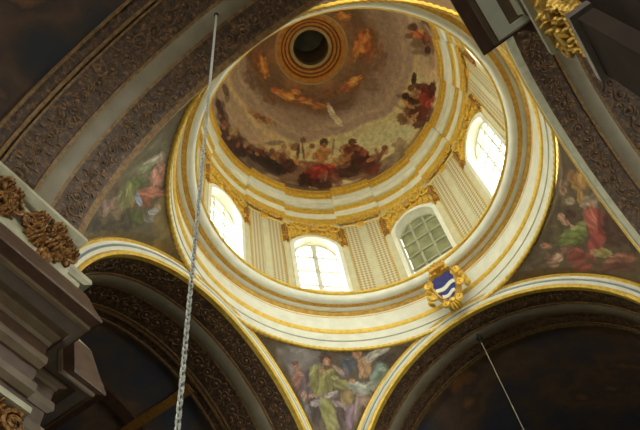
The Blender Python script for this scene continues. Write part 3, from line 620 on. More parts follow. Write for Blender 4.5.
# ------------------------------------------------------------------ crossing arches
def arch_fn(k):
    phi, a, r, z, sh = ARCHES[k]
    n = Vector((math.cos(phi), math.sin(phi), 0)); s = Vector((-math.sin(phi), math.cos(phi), 0)); up = Vector((0, 0, 1))
    def fn(th, dr, e): return n * (a + e) + s * ((r + dr) * math.sin(th)) + up * (z + (r + dr) * math.cos(th))
    return fn
def arch_band(mb, k, prof, n=96, lim=PI / 2):
    fn = arch_fn(k)
    mb.rings([[fn(-lim + 2 * lim * i / n, dr, e) for dr, e in prof] for i in range(n + 1)])
def rect(d0, d1, e0, e1): return [(d0, e0), (d1, e0), (d1, e1), (d0, e1)]
def scrolls(mb, k, e0, e1, seed, rad=.013):
    rnd = random.Random(seed); phi, a, r, z, sh = ARCHES[k]; f = arch_fn(k)
    fn = lambda u, v, h: f(u / r, -h, v)
    mid = (e0 + e1) / 2; w = (e1 - e0); L = r * PI / 2; step = w * .62; u = -L + step * .6; i = 0
    while u < L - step * .4:
        sg = 1 if i % 2 else -1; R = w * rnd.uniform(.2, .32)
        pts = spiral(u, mid + sg * w * .05, R, 1.6, rnd.uniform(0, 6.3), sg, 18)
        mb.tube([fn(x, y, .012) for x, y in pts], rad, 4, rad * .7)
        for q in range(6):
            an = rnd.uniform(0, 6.28)
            leaf(mb, fn, u + R * math.cos(an), mid + R * math.sin(an), an + rnd.uniform(-.6, .6), w * .2, w * .09, .02)
        mb.blob(fn(u, mid, .02), *[Vector(d) * w * .06 for d in ((1, 0, 0), (0, 1, 0), (0, 0, 1))])
        u += step; i += 1
ARCH_LABEL = {
    'left': 'great arch at lower left with white and gold edge over a dark vault',
    'right': 'great arch at lower right under the coat of arms with white and gold edge',
    'near': 'dim arch across the upper left corner with grey marble strip between dark gilded bands',
    'upper': 'dark arch at the right edge running down from the upper right pier cornice'}
for k in ARCHES:
    sh = ARCHES[k][4]; dark_face = k == 'near'
    t = thing('crossing_arch', ARCH_LABEL[k], 'arch', 'arches of the crossing')
    def part(name, prof, mat, n=96):
        mb = MB(); arch_band(mb, k, prof, n); return mesh_obj(name, mb, mat, t)
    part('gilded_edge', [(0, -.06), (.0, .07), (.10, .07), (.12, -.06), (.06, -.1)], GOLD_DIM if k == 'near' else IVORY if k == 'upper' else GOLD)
    part('archivolt', [(.10, .2), (.10, -.05), (.2, -.09), (.21, -.05), (.26, -.05), (.27, -.09), (.37, -.07), (.37, .2)], WHITE)
    part('groove', rect(.205, .265, -.065, .02), GROOVE)
    part('gilded_edge', [(.36, .1), (.36, -.07), (.41, -.12), (.465, -.07), (AW, .1)], GOLD)
    d1 = .70 + sh
    part('ornament_band', rect(0, .3, .07, d1), DAMASK)
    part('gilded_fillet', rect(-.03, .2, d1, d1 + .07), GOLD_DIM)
    part('marble_strip', [(.2, d1 + .07), (-.03, d1 + .07), (-.05, d1 + .12), (-.05, d1 + .37), (-.03, d1 + .42), (.2, d1 + .42)], GREY_STRIP)
    part('gilded_fillet', rect(-.03, .2, d1 + .42, d1 + .49), GOLD_DIM)
    d2 = 1.90 if k != 'right' else 1.46
    part('ornament_band', rect(0, .3, d1 + .49, d2), DAMASK)
    part('gilded_fillet', rect(-.03, .2, d2, d2 + .05), GOLD_DIM)
    part('gilded_fillet', rect(-.035, .2, d2 + .10, d2 + .17), GOLD_DIM)
    if k != 'right':
        part('ornament_band', rect(0.02, .3, d2 + .05, d2 + .42), DAMASK)
        part('gilded_fillet', rect(-.03, .3, d2 + .40, d2 + .46), GOLD_DIM)
    mb = MB(); scrolls(mb, k, .09, d1 - .02, 3); mesh_obj('gilded_scrollwork', mb, SCROLL, t)
    mb = MB(); scrolls(mb, k, d1 + .5, d2 - .02, 5); mesh_obj('gilded_scrollwork', mb, SCROLL, t)
    settle(t)

# ------------------------------------------------------------------ vaults, walls and floor of the four arms
ENDS = {'left': 9.0, 'right': 9.0, 'near': 12.0, 'upper': 9.0}
for k in ARCHES:
    f = arch_fn(k); phi, a, r, z, sh = ARCHES[k]; e0 = 1.5 if k == 'right' else 2.2; E = ENDS[k]
    mb = MB(); N = 64; secs = []
    for i in range(N + 1):
        th = -PI / 2 + PI * i / N
        secs.append([f(th, .12, e0), f(th, .12, E), f(th, .5, E), f(th, .5, e0)])
    mb.rings(secs); struct('ceiling_' + k, mb, VAULT if k == 'near' else VAULT_LIFTED)
    # transverse ribs of the vault
    mb = MB()
    for e in ((4.2, 6.4) if k != 'right' else (7.4,)):
        arch_band(mb, k, rect(.0, .3, e, e + .34)); 
    struct('trim_' + str(1 + list(ARCHES).index(k)), mb, BROWN)
    # end walls; near and upper ones get added openings to let daylight in
    n = Vector((math.cos(phi), math.sin(phi), 0)); s = Vector((-math.sin(phi), math.cos(phi), 0)); up = Vector((0, 0, 1))
    mb = MB(); W = r + .6; c = n * (a + E + .25); top = z + r + .6
    def slab(s0, s1, z0, z1): mb.box(c + s * (s0 + s1) / 2 + up * (z0 + z1) / 2, n * .25, s * (s1 - s0) / 2, up * (z1 - z0) / 2)
    if k in ('near', 'upper'):
        slab(-W, -2.2, FZ, top); slab(2.2, W, FZ, top); slab(-2.2, 2.2, FZ, -13); slab(-2.2, 2.2, -5.0, top)
    else: slab(-W, W, FZ, top)
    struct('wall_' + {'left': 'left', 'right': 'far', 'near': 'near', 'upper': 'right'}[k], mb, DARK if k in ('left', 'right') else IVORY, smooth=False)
mb = MB(); mb.box((0, 0, FZ - .1), (18, 0, 0), (0, 15, 0), (0, 0, .1)); struct('floor', mb, FLOOR, smooth=False)
mb = MB(); q_ = Vector((1.64, 0, 4.14)).normalized(); mb.box((1.64, 8.9, -.40), Vector((q_.z, 0, -q_.x)) * .14, (0, 1.7, 0), q_ * .1); struct('trim_5', mb, BROWN_GOLD, smooth=False)
def added_window(k, idx):  # unseen end-wall window, put in to send daylight up from below
    phi, a, r, z, sh = ARCHES[k]; E = ENDS[k]
    n = Vector((math.cos(phi), math.sin(phi), 0)); s = Vector((-math.sin(phi), math.cos(phi), 0)); up = Vector((0, 0, 1)); c = n * (a + E + .3)
    mb = MB()
    for x in (-2.1, 2.1): mb.box(c + s * x + up * -9, n * .12, s * .1, up * 4)
    for zz in (-12.9, -5.1): mb.box(c + up * zz, n * .12, s * 2.2, up * .1)
    w = struct('window_%d' % idx, mb, IVORY, smooth=False)
    mb = MB(); mb.box(c + up * -9, n * .01, s * 2.0, up * 3.8); mesh_obj('pane', mb, GLASS, w, False)
    mb = MB()
    for x in (-.7, .7): mb.box(c + s * x + up * -9, n * .04, s * .04, up * 3.8)
    for q in range(-2, 3): mb.box(c + up * (-9 + q * 1.3), n * .04, s * 2, up * .04)
    mesh_obj('glazing_bar', mb, BAR, w, False)
added_window('near', 9); added_window('upper', 10)
# masonry piers
R = {k: ARCHES[k][2] for k in ARCHES}; A = {k: ARCHES[k][1] for k in ARCHES}
def pier(name, kx, sx, ky, sy):
    """kx: arch across x (its wall is at |y|), ky: arch across y (its wall is at |x|)"""
    ex = 18 if kx == 'near' else 15
    ax, ay = A[kx], A[ky]; y = R[kx]; x = R[ky]
    t = Vector((ax - x, y - ay)); t = Vector((-(ax - x), (ay - y))).normalized(); nn = Vector((-1, -1)).normalized()
    P = [(ex, y), (ax, y), (ax - .10, y + .16), (ax + .16, y + .34)]
    P = [(ex, y), (ax, y), (ax, ay - .06), (ax - .06, ay), (x, ay), (x, 15), (ex, 15)]
    mb = MB(); P = [(px * sx, py * sy) for px, py in P]; top = min(ARCHES[kx][3], ARCHES[ky][3]) + .25
    mb.prism(P, lambda u, v, h: (u, v, h), FZ, top); struct(name, mb, PIER, smooth=False)
    return P
pier('wall_left_pier', 'near', -1, 'left', 1); pier('wall_far_pier', 'right', 1, 'left', 1)
pier('wall_right_pier', 'right', 1, 'upper', -1); pier('wall_near_pier', 'near', -1, 'upper', -1)

# ------------------------------------------------------------------ entablatures round the piers
ENT = [  # part, material, points (projection from the wall face, height), running down
    ('impost_moulding', IVORY, [(.10, -3.92), (.22, -3.98), (.24, -4.1), (.10, -4.2)]),
    ('frieze', IVORY, [(.03, -4.18), (.03, -4.6), (.07, -5.4)]),
    ('cavetto', IVORY, [(.12, -5.4), (.16, -5.5), (.3, -5.72), (.5, -5.88)]),
    ('cornice_band', BROWN, [(.5, -5.88), (.55, -5.98), (.70, -6.35), (.88, -6.74), (.88, -6.80), (.70, -6.84)]),
    ('drip_edge', TAN, [(.72, -6.82), (.71, -6.90), (.66, -6.92), (.62, -6.88)]),
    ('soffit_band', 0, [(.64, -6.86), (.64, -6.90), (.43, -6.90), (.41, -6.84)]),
    ('soffit_groove', BROWN, [(.43, -6.82), (.28, -6.82)]),
    ('bed_moulding', 1, [(.30, -6.80), (.29, -6.94), (.18, -6.98), (.16, -7.06)]),
    ('architrave_band', BROWN, [(.14, -7.0), (.12, -7.32)]),
    ('bed_moulding', TAN, [(.18, -7.30), (.20, -7.34), (.20, -7.46), (.12, -7.54)]),
    ('architrave_band', BROWN, [(.09, -7.50), (.08, -7.86)]),
    ('bed_moulding', TAN, [(.15, -7.84), (.17, -7.88), (.17, -8.02), (.10, -8.1)]),
    ('architrave_band', BROWN, [(.07, -8.06), (.06, -8.42)]),
    ('bed_moulding', TAN, [(.13, -8.40), (.15, -8.44), (.15, -8.54), (.04, -8.6)]),
]
def entablature(label, kx, sx, ky, sy, back, drop, band, bed):
    t = thing('pier_entablature', label, 'cornice', 'entablatures of the piers')
    ax, ay = A[kx], A[ky] + (.12 if back else -.3); y = R[kx]; x = R[ky]; far = 14.5 if kx == 'near' else 12
    m2 = ax + y + x + ay
    for nm, mat, pts in ENT:
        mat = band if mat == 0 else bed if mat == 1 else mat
        if back: pts = [((p - back if p > .3 else p * .3), z - drop * (z < -5.5)) for p, z in pts]
        prof = pts + [(-.1, pts[-1][1]), (-.1, pts[0][1])]
        mb = MB(); secs = []
        for q in range(6):
            row = []
            for p, z in prof:
                rx, ry = ax - .414 * p, ay - .414 * p; s_ = m2 / 2 - 1.414 * (p - .45)
                u, v = ((far, y - p), (rx, y - p), (rx, s_ - rx), (s_ - ry, ry), (x - p, ry), (x - p, 12))[q]
                row.append((u * sx, v * sy, z))
            secs.append(row)
        mb.rings(secs)
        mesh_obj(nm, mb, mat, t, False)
    settle(t); return t
entablature('grey brown stepped cornice of the pier at the left edge', 'near', -1, 'left', 1, 0, 0, TAUPE, TAN)  # duller soffit and bed colours put this pier's shade into the stone
entablature('pale L-shaped cornice corner hanging over the upper right', 'near', -1, 'upper', -1, .2, .2, WHITE, WHITE_WARM)  # same stone as the left pier, lighter colours standing in for stronger light

# gilded ornament on a flat face: fn(u,v,h)
def face_fn(origin, ud, nd):
    o, u_, n_ = Vector(origin), Vector(ud), Vector(nd)
    return lambda u, v, h: o + u_ * u + Vector((0, 0, 1)) * v + n_ * h
def festoon(label, origin, ud, nd, seed, mat=GOLD_OLD, w=.62, h=.42, cat='ornament'):
    rnd = random.Random(seed); fn = face_fn(origin, ud, nd)
    t = thing('gilded_festoon', label, cat, 'gilded festoons on the pier friezes')
    mb = MB()
    for i in range(150):
        a = rnd.uniform(0, 6.28); q = math.sqrt(rnd.random())
        leaf(mb, fn, w * .85 * q * math.cos(a), h * .85 * q * math.sin(a), a + rnd.uniform(-1.2, 1.2), rnd.uniform(.09, .2), rnd.uniform(.05, .09), rnd.uniform(.04, .10))
    mesh_obj('foliage', mb, mat, t)
    for i in range(9):
        a = 2 * PI * i / 9 + rnd.uniform(-.2, .2); q = rnd.uniform(.45, .95); cx, cy = w * q * math.cos(a), h * q * math.sin(a); rr = rnd.uniform(.07, .11)
        mb = MB()
        for j in range(6): leaf(mb, fn, cx + rr * .3 * math.cos(j * PI / 3), cy + rr * .3 * math.sin(j * PI / 3), j * PI / 3, rr, rr * .75, .13)
        mb.blob(fn(cx, cy, .15), *[Vector(d) * rr * .38 for d in ((1, 0, 0), (0, 1, 0), (0, 0, 1))])
        mesh_obj('flower', mb, mat, t)
    for sg in (-1, 1):
        mb = MB(); mb.tube([fn(x, y, .1) for x, y in spiral(sg * w * .75, -.05, h * .55, 1.5, PI / 2, sg, 24)], .04, 6, .02)
        mesh_obj('scroll', mb, mat, t)
    mb = MB()
    for i in range(7): leaf(mb, fn, rnd.uniform(-.1, .1), -h * .7 - i * .05, -PI / 2 + rnd.uniform(-.5, .5), .26, .12, .08)
    mesh_obj('pendant', mb, mat, t)
    settle(t)
yl = R['near']
festoon('old gold flower cluster on the left pier frieze, beside the lower left arch foot', (-5.50, yl - .04, -4.6), (1, 0, 0), (0, -1, 0), 11, w=.6, h=.5)
festoon('old gold flower cluster at the left edge, behind the other on the same frieze', (-6.75, yl - .04, -4.58), (1, 0, 0), (0, -1, 0), 12, w=.6, h=.5)
def capital(label, origin, ud, nd, mat, W=.5):
    fn = face_fn(origin, ud, nd); t = thing('gilded_capital', label, 'capital', 'gilded pilaster capitals')
    mb = MB(); mb.prism([(-W - .12, .56), (W + .12, .56), (W + .12, .66), (-W - .12, .66)], fn, -.05, .3); mesh_obj('abacus', mb, IVORY, t, False)
    mb = MB(); mb.prism([(-W, -.55), (W, -.55), (W + .06, .56), (-W - .06, .56)], fn, -.05, .1); mesh_obj('bell', mb, mat, t, False)
    for row, (v0, L, n_) in enumerate(((-.52, .34, 6), (-.26, .34, 5), (.02, .36, 4))):
        mb = MB()
        for i in range(n_):
            u = -W * .9 + 1.8 * W * i / (n_ - 1); w_ = 1.5 * W / n_
            for q in range(4):
                v = v0 + L * (q + .5) / 4
                for sg in (-1, 1): leaf(mb, fn, u, v - .03, PI / 2 + sg * .7, w_ * 1.1, w_ * .45, .07 + .03 * row + .012 * q)
            leaf(mb, fn, u, v0, PI / 2, L, w_ * .4, .10 + .03 * row)
            mb.blob(fn(u, v0 + L, .13 + .04 * row), Vector(ud) * w_ * .4, Vector((0, 0, .04)), Vector(nd) * .06)
        mesh_obj('leaf_row', mb, mat, t)
    for sg in (-1, 1):
        mb = MB(); mb.tube([fn(x, y, .2) for x, y in spiral(sg * W * .95, .36, .2, 1.7, -sg * .4 + PI / 2, sg, 26)], .05, 6, .03); mesh_obj('volute', mb, mat, t)
    mb = MB()
    for j in range(6): leaf(mb, fn, .03 * math.cos(j * PI / 3), .45 + .03 * math.sin(j * PI / 3), j * PI / 3, .13, .1, .2)
    mesh_obj('flower', mb, mat, t); settle(t)
capital('old gold leafy capital in the lower left corner', (-5.42, yl - .08, -9.2), (1, 0, 0), (0, -1, 0), GOLD_OLD, .34)
capital('shining gilded leafy capital at the upper right beside the pale cornice', (-5.42, -yl - .02, -9.30), (1, 0, 0), (0, 1, 0), GOLD_RICH, .28)
def pilaster(label, sy):
    t = thing('marble_pilaster', label, 'pilaster', 'brown pilasters under the pier cornices')
    mb = MB(); mb.box((-5.42, sy * (yl - .06), (FZ - 9.7) / 2), (.32, 0, 0), (0, .1, 0), (0, 0, (-9.7 - FZ) / 2)); mesh_obj('shaft', mb, PIER, t, False)
    mb = MB(); mb.box((-5.42, sy * (yl - .08), -9.74), (.37, 0, 0), (0, .14, 0), (0, 0, .05)); mesh_obj('astragal', mb, TAUPE, t, False)
    mb = MB(); mb.box((-5.42, sy * (yl - .06), FZ + .4), (.46, 0, 0), (0, .18, 0), (0, 0, .4)); mesh_obj('base', mb, TAN, t, False); settle(t)

pilaster('dark pilaster under the old gold capital at lower left', 1)
pilaster('dark pilaster under the shining gilded capital at upper right', -1)

# ------------------------------------------------------------------ pendentive frescoes
def pend_grid(k0, k1, n=190, m=170):
    f0, f1 = arch_fn(k0), arch_fn(k1); P = np.zeros((n, m, 3))
    Q = np.zeros((n, m, 3))
    for i in range(n):
        t = i / (n - 1); a = f0(t * PI / 2, AW, 0); b = f1(-t * PI / 2, AW, 0)
        ra, rb = math.hypot(a.x, a.y), math.hypot(b.x, b.y); pa, pb_ = math.atan2(a.y, a.x), math.atan2(b.y, b.x)
        if pb_ < pa - 1e-6: pb_ += 2 * PI
        for j in range(m):
            s = j / (m - 1); Q[i, j] = (ra + (rb - ra) * s, pa + (pb_ - pa) * s, a.z + (b.z - a.z) * s)
    for j in range(m):                                # the painted shell leans in to meet the foot of the ring
        s = j / (m - 1); z = Q[:, j, 2]; r0 = np.interp(0.0, z[::-1], Q[::-1, j, 0]); w_ = min(1, min(s, 1 - s) / .10); w_ = w_ * w_ * (3 - 2 * w_)
        r = Q[:, j, 0] - max(0, r0 - 5.05) * w_ * np.exp(np.minimum(z, 0) / 1.1)
        if 0 < s < 1: r = np.where(z > -.3, np.maximum(r, 5.05), r)
        P[:, j] = np.stack([r * np.cos(Q[:, j, 1]), r * np.sin(Q[:, j, 1]), z], -1)
    return P
def pendentive(label, k0, k1, table, base):
    P = pend_grid(k0, k1); n, m = P.shape[:2]; Tt, Ss = np.meshgrid(np.linspace(0, 1, n), np.linspace(0, 1, m), indexing='ij')
    col = np.ones((n, m, 3)) * np.array(rgb(*base)[:3])
    if table: lay(Ss, Tt, col, table, 'flat'); g_ = col.mean(-1, keepdims=True); col = (col * .82 + g_ * .18) * np.array([1.18, 1.16, 1.1]) * (1.12 if k0 == 'right' else 1.34)
    o = fresco_mesh('pendentive_fresco', P, col); prop(o, label, 'fresco', 'painted pendentives'); settle_mesh(o)
pendentive('painted pendentive at bottom centre with a bearded man in olive robe and an angel', 'right', 'left', PEND_FRONT, (98, 82, 62))
pendentive('painted pendentive at the left with figures in green, blue and pink', 'left', 'near', PEND_LEFT, (98, 88, 68))
pendentive('painted pendentive at the right with figures in red and green under gold cherubs', 'upper', 'right', PEND_RIGHT, (92, 76, 56))

# ------------------------------------------------------------------ ring cornice at the foot of the drum
t = thing('ring_cornice', 'big white and gold ring cornice under the drum, above the pendentives', 'cornice')
def ring(name, prof, mat, n=192, off=None, parent=t):
    mb = MB(); revolve(mb, prof, n=n, off=off); return mesh_obj(name, mb, mat, parent)
ring('beaded_edge', circ(5.0, .03, .06), GOLD, 720, lambda a: .012 * math.sin(a * 180))
ring('architrave', [(5.3, .03), (5.0, .03), (4.955, .07), (4.95, .34), (4.925, .36), (4.92, .66), (5.3, .66)], WHITE)
ring('fillet', circ(4.945, .35, .022, 6), IVORY)
ring('soffit', [(5.0, .012), (5.45, .012), (5.45, .4), (5.0, .4)], GROUND)
ring('gilded_moulding', [(5.1, .64), (4.93, .64), (4.87, .69), (4.85, .76), (4.90, .80), (5.1, .80)], GOLD)
ring('frieze', [(5.3, .80), (4.95, .80), (4.95, 1.56), (5.3, 1.56)], WHITE)
ring('gilded_moulding', [(5.1, 1.55), (4.93, 1.55), (4.86, 1.62), (4.88, 1.70), (5.1, 1.70)], GOLD_RICH)
ring('gilded_fillet', circ(4.952, .87, .018, 6), GOLD)
ring('gilded_fillet', circ(4.952, 1.47, .018, 6), GOLD)
ring('bed_moulding', [(5.1, 1.69), (4.86, 1.69), (4.80, 1.72), (4.74, 1.78), (4.70, 1.80), (5.1, 1.82)], WHITE)
ring('gilded_fillet', [(4.78, 1.76), (4.68, 1.73), (4.62, 1.74), (4.62, 1.80), (4.78, 1.82)], GOLD_RICH)
ring('corona', [(4.66, 1.90)] + [(4.50 + .14 * math.cos(q), 1.83 + .14 * math.sin(q)) for q in [PI + PI * .6 - PI * 1.1 * i / 12 for i in range(13)]][0:0] + [(4.62, 1.72), (4.57, 1.69), (4.50, 1.70), (4.44, 1.75), (4.41, 1.82), (4.40, 1.90)], WHITE)
ring('gilded_lip', [(4.44, 1.88), (4.38, 1.90), (4.345, 1.93), (4.345, 1.97), (4.40, 1.99), (4.44, 1.99)], GOLD)
ring('upper_fillet', [(5.2, 1.88), (4.42, 1.88), (4.39, 1.99), (4.39, 2.03), (4.44, 2.06), (5.2, 2.06)], WHITE_WARM)
ring('gilded_fillet', circ(4.42, 2.06, .035, 6), GOLD)
settle(t)

# ------------------------------------------------------------------ drum wall and windows
WR = 4.74; SILL, SPRING, RISE, HW = 2.36, 5.06, .56, .79
def arc_top(y, hw=HW, rise=RISE, zs=SPRING):
    Rr = (hw * hw + rise * rise) / (2 * rise); return zs + rise - Rr + math.sqrt(max(0, Rr * Rr - y * y))
mb = MB()
def wallq(a0, a1, z0, z1a, z1b=None, z0b=None):
    z1b = z1a if z1b is None else z1b; z0b = z0 if z0b is None else z0b
    c = lambda r, a, z: (r * math.cos(a), r * math.sin(a), z)
    mb.add([c(WR, a0, z0), c(WR, a1, z0b), c(WR, a1, z1b), c(WR, a0, z1a), c(WR + .45, a0, z0), c(WR + .45, a1, z0b), c(WR + .45, a1, z1b), c(WR + .45, a0, z1a)],
           [[0, 1, 2, 3], [7, 6, 5, 4], [0, 4, 5, 1], [3, 2, 6, 7], [0, 3, 7, 4], [1, 5, 6, 2]])
ZT = 8.75
aw = math.asin(HW / WR)
for w in range(8):
    c0 = w * PI / 4
    for i in range(10):
        a0, a1 = c0 + aw + (PI / 4 - 2 * aw) * i / 10, c0 + aw + (PI / 4 - 2 * aw) * (i + 1) / 10
        wallq(a0, a1, 1.9, ZT)
    for i in range(16):
        a0, a1 = -aw + 2 * aw * i / 16, -aw + 2 * aw * (i + 1) / 16
        wallq(c0 + a0, c0 + a1, 1.9, SILL)
        wallq(c0 + a0, c0 + a1, arc_top(WR * math.sin(a0)), ZT, ZT, arc_top(WR * math.sin(a1)))
struct('wall_drum', mb, WHITE_WARM, smooth=False)
def outline(hw, rise, zs, z0, n=14):
    return [(-hw, z0)] + [(-hw + 2 * hw * i / n, arc_top(-hw + 2 * hw * i / n, hw, rise, zs)) for i in range(n + 1)] + [(hw, z0)]
def drum_window(idx, az, blind=False):
    def wp(x, y, z): return (x * math.cos(az) - y * math.sin(az), x * math.sin(az) + y * math.cos(az), z)
    o = outline(HW + .13, RISE + .08, SPRING + .06, SILL - .06); q = outline(HW - .02, RISE, SPRING, SILL); n = len(o)
    mb = MB(); mb.rings([[wp(4.56, *o[i]), wp(4.56, *q[i]), wp(5.1, *q[i]), wp(5.1, *o[i])] for i in range(n)])
    mb.box(wp(4.83, 0, SILL - .06), Vector(wp(.30, 0, 0)), Vector(wp(0, HW + .16, 0)), (0, 0, .07))
    w = struct('window_%d' % idx, mb, WHITE)
    mb = MB(); sh = outline(HW - .04, RISE, SPRING, SILL)
    mb.prism(sh, lambda u, v, h: wp(h, u, v), 4.96, 4.98)
    p = mesh_obj('pane', mb, BLIND if blind else GLASS, w, False)
    bm_ = BARW if blind else BAR
    def bar(u0, v0, u1, v1, wd):
        m2 = MB(); a, b = Vector((u0, v0)), Vector((u1, v1)); d = (b - a).normalized(); s = Vector((-d.y, d.x)) * wd / 2
        m2.prism([tuple(a + s), tuple(b + s), tuple(b - s), tuple(a - s)], lambda u, v, h: wp(h, u, v), 4.90, 4.955); mesh_obj('glazing_bar', m2, bm_, w, False)
    if blind or az < -.1 or az > 1.2:
        for u in (-.26, .26): bar(u, SILL, u, arc_top(u), .075)
        for v in (3.05, 3.75, 4.45, 5.12): bar(-HW, v, HW, v, .07)
    else:
        bar(0, SILL, 0, SPRING + RISE - .03, .17)
        for v in (3.1, 3.95, 4.8): bar(-HW, v, HW, v, .085)
    m2 = MB(); ou = outline(HW - .02, RISE, SPRING, SILL)[1:-1]; iu = outline(HW - .09, RISE - .02, SPRING - .06, SILL)[1:-1]
    m2.rings([[wp(4.89, *ou[i]), wp(4.89, *iu[i]), wp(4.955, *iu[i]), wp(4.955, *ou[i])] for i in range(len(ou))]); mesh_obj('arched_bar', m2, bm_, w)
    return w
for i, d in enumerate((0, 45, 90, 135, 180, 225, 270, 315)):
    drum_window(i + 1, math.radians(d if d < 200 else d - 360), d == 0)

# --- pieces between the windows, one bay every 45 degrees; built once at azimuth 0 and copied round
def wall_fn(r0): return lambda u, v, h: (math.sqrt(max(0, r0 * r0 - u * u)) - r0 - h, u, v)
def local_part(name, mb, mat, parent, smooth=True): return mesh_obj(name, mb, mat, parent, smooth, world=False)
def pos(az, r, z): return (r * math.cos(az), r * math.sin(az), z + ZO)
BAYS = {22.5: 'between the bright bottom window and blinded window', 67.5: 'between the bottom window and the left edge window',
        -22.5: 'between the blinded window and bright right window', -67.5: 'above the bright right window', 112.5: 'above the left edge window'}
# centre pilaster
cp = thing('drum_pilaster', 'x', 'pilaster', 'pilasters of the drum')
fn0 = lambda u, v, h: (-h, u, v)
mb = MB(); mb.prism([(-.10, .2), (.10, .2), (.10, 4.18), (-.10, 4.18)], fn0, -.02, .085); local_part('shaft', mb, WHITE_WARM, cp, False)
mb = MB(); mb.prism([(-.13, 0), (.13, 0), (.13, .2), (-.13, .2)], fn0, -.02, .12); local_part('base', mb, WHITE, cp, False)
mb = MB()
for i in range(5): leaf(mb, fn0, -.1 + .05 * i, 4.14, PI / 2, .2, .08, .1)
mb.prism([(-.13, 4.32), (.13, 4.32), (.13, 4.4), (-.13, 4.4)], fn0, -.02, .14); local_part('capital', mb, GOLD, cp)
# lattice panel
lp = thing('lattice_panel', 'x', 'panel', 'lattice panels of the drum')
PW = .28
def lattice_board():
    me = bpy.data.meshes.new('lattice'); vs = [(x, y, z) for x in (-.055, .02) for y in (-PW, PW) for z in (.15, 4.35)]
    me.from_pydata(vs, [], [[0, 2, 3, 1], [4, 5, 7, 6], [0, 1, 5, 4], [2, 6, 7, 3], [0, 4, 6, 2], [1, 3, 7, 5]]); me.update()
    uv = me.uv_layers.new(name='UVMap')
    for l in me.loops:
        v = me.vertices[l.vertex_index].co; uv.data[l.index].uv = (v.y, v.z)
    me.materials.append(LATTICE); return link(bpy.data.objects.new('lattice', me), lp)
lattice_board()
mb = MB()
for y in (-PW - .02, PW + .02): mb.box((-.03, y, 2.25), (.045, 0, 0), (0, .022, 0), (0, 0, 2.1))
mb.box((-.03, 0, .13), (.045, 0, 0), (0, PW + .04, 0), (0, 0, .025)); mb.box((-.03, 0, 4.37), (.045, 0, 0), (0, PW + .04, 0), (0, 0, .025))
local_part('panel_frame', mb, WHITE_WARM, lp, False)
# pilaster strip beside a window with its gilded drop
wp_ = thing('window_pilaster', 'x', 'pilaster', 'pilaster strips beside the windows')
mb = MB(); mb.prism([(-.12, 0), (.12, 0), (.12, 4.3), (-.12, 4.3)], fn0, -.02, .06); local_part('shaft', mb, WHITE_WARM, wp_, False)
mb = MB()
for y in (-.125, .125): mb.prism([(y - .012, .1), (y + .012, .1), (y + .012, 4.2), (y - .012, 4.2)], fn0, -.02, .075)
local_part('gilded_fillet', mb, GOLD, wp_, False)
mb = MB(); rnd = random.Random(4)
for i in range(13):
    v = 4.15 - i * .085
    for sg in (-1, 1): leaf(mb, fn0, sg * .02, v, -PI / 2 + sg * .75, .16, .075, .09)
    mb.blob(fn0(0, v, .12), (.05, 0, 0), (0, .045, 0), (0, 0, .045))
local_part('gilded_drop', mb, BROWN_GOLD, wp_)
first = {'c': True, 'l': True, 'w': True}
def place(key, proto, az, r, z, label):
    if first[key]:
        first[key] = False; proto.location = pos(az, r, z); proto.rotation_euler = (0, 0, az); proto['label'] = label
    else: dup(proto, pos(az, r, z), az, label)
for d, where in BAYS.items():
    c = math.radians(d)
    place('c', cp, c, WR - .0, 2.1, 'white drum pilaster with gilded cap ' + where)
    for sg, side in ((1, 'clockwise'), (-1, 'anticlockwise')):
        lft = 'left' if sg > 0 else 'right'
        place('l', lp, c + sg * math.radians(4.95), WR - .01, 2.1, '%s lattice panel %s' % (lft, where))
        place('w', wp_, c + sg * math.radians(9.55), WR - .01, 2.1, '%s gilded drop strip %s' % (lft, where))

# --- gilded garland over each visible window
ga = thing('gilded_garland', 'x', 'garland', 'gilded garlands over the drum windows')
fw = wall_fn(WR); rnd = random.Random(9)
arcv = lambda u: arc_top(u * .72, HW, RISE, SPRING) - 5.70
for sg in (-1, 1):
    mb = MB()
    mb.tube([fw(x, y, .12) for x, y in spiral(sg * .36, .66, .27, 1.6, PI / 2, -sg, 28)], .05, 6, .025)
    local_part('scroll', mb, GOLD, ga); mb = MB()
    mb.tube([fw(x, y, .12) for x, y in spiral(sg * .84, .52, .24, 1.5, PI / 2, sg, 28)], .045, 6, .025)
    local_part('scroll', mb, GOLD, ga); mb = MB()
    mb.tube([fw(sg * (.36 + .46 * q), .95 - .25 * q + .05 * math.sin(q * PI), .1) for q in [i / 8 for i in range(9)]], .04, 6)
    local_part('stem', mb, GOLD_RICH, ga)
    mb = MB()
    for i in range(84):
        u = sg * rnd.uniform(.05, 1.15); lo = arcv(abs(u)) + .18; v = rnd.uniform(lo, 1.02 - .1 * abs(u)); leaf(mb, fw, u, v, rnd.uniform(0, 6.28), rnd.uniform(.10, .22), rnd.uniform(.05, .09), rnd.uniform(.04, .1))
    for i in range(26):
        u = sg * rnd.uniform(.98, 1.16); v = rnd.uniform(-.55, .3); leaf(mb, fw, u, v, -PI / 2 + rnd.uniform(-.7, .7), rnd.uniform(.12, .2), rnd.uniform(.05, .08), rnd.uniform(.05, .1))
    local_part('foliage', mb, GOLD, ga)
    for i in range(4):
        u = sg * (.2 + .26 * i); v = arcv(abs(u)) + .24; mb = MB()
        for j in range(6): leaf(mb, fw, u + .03 * math.cos(j * PI / 3), v + .03 * math.sin(j * PI / 3), j * PI / 3, .1, .08, .12)
        local_part('flower', mb, GOLD, ga)
mb = MB()
for i in range(9):
    an = PI * (.06 + .88 * i / 8); leaf(mb, fw, 0, .5, an, .42, .12, .1)
mb.blob(fw(0, .48, .12), (.1, 0, 0), (0, .12, 0), (0, 0, .09)); local_part('shell', mb, GOLD_RICH, ga)
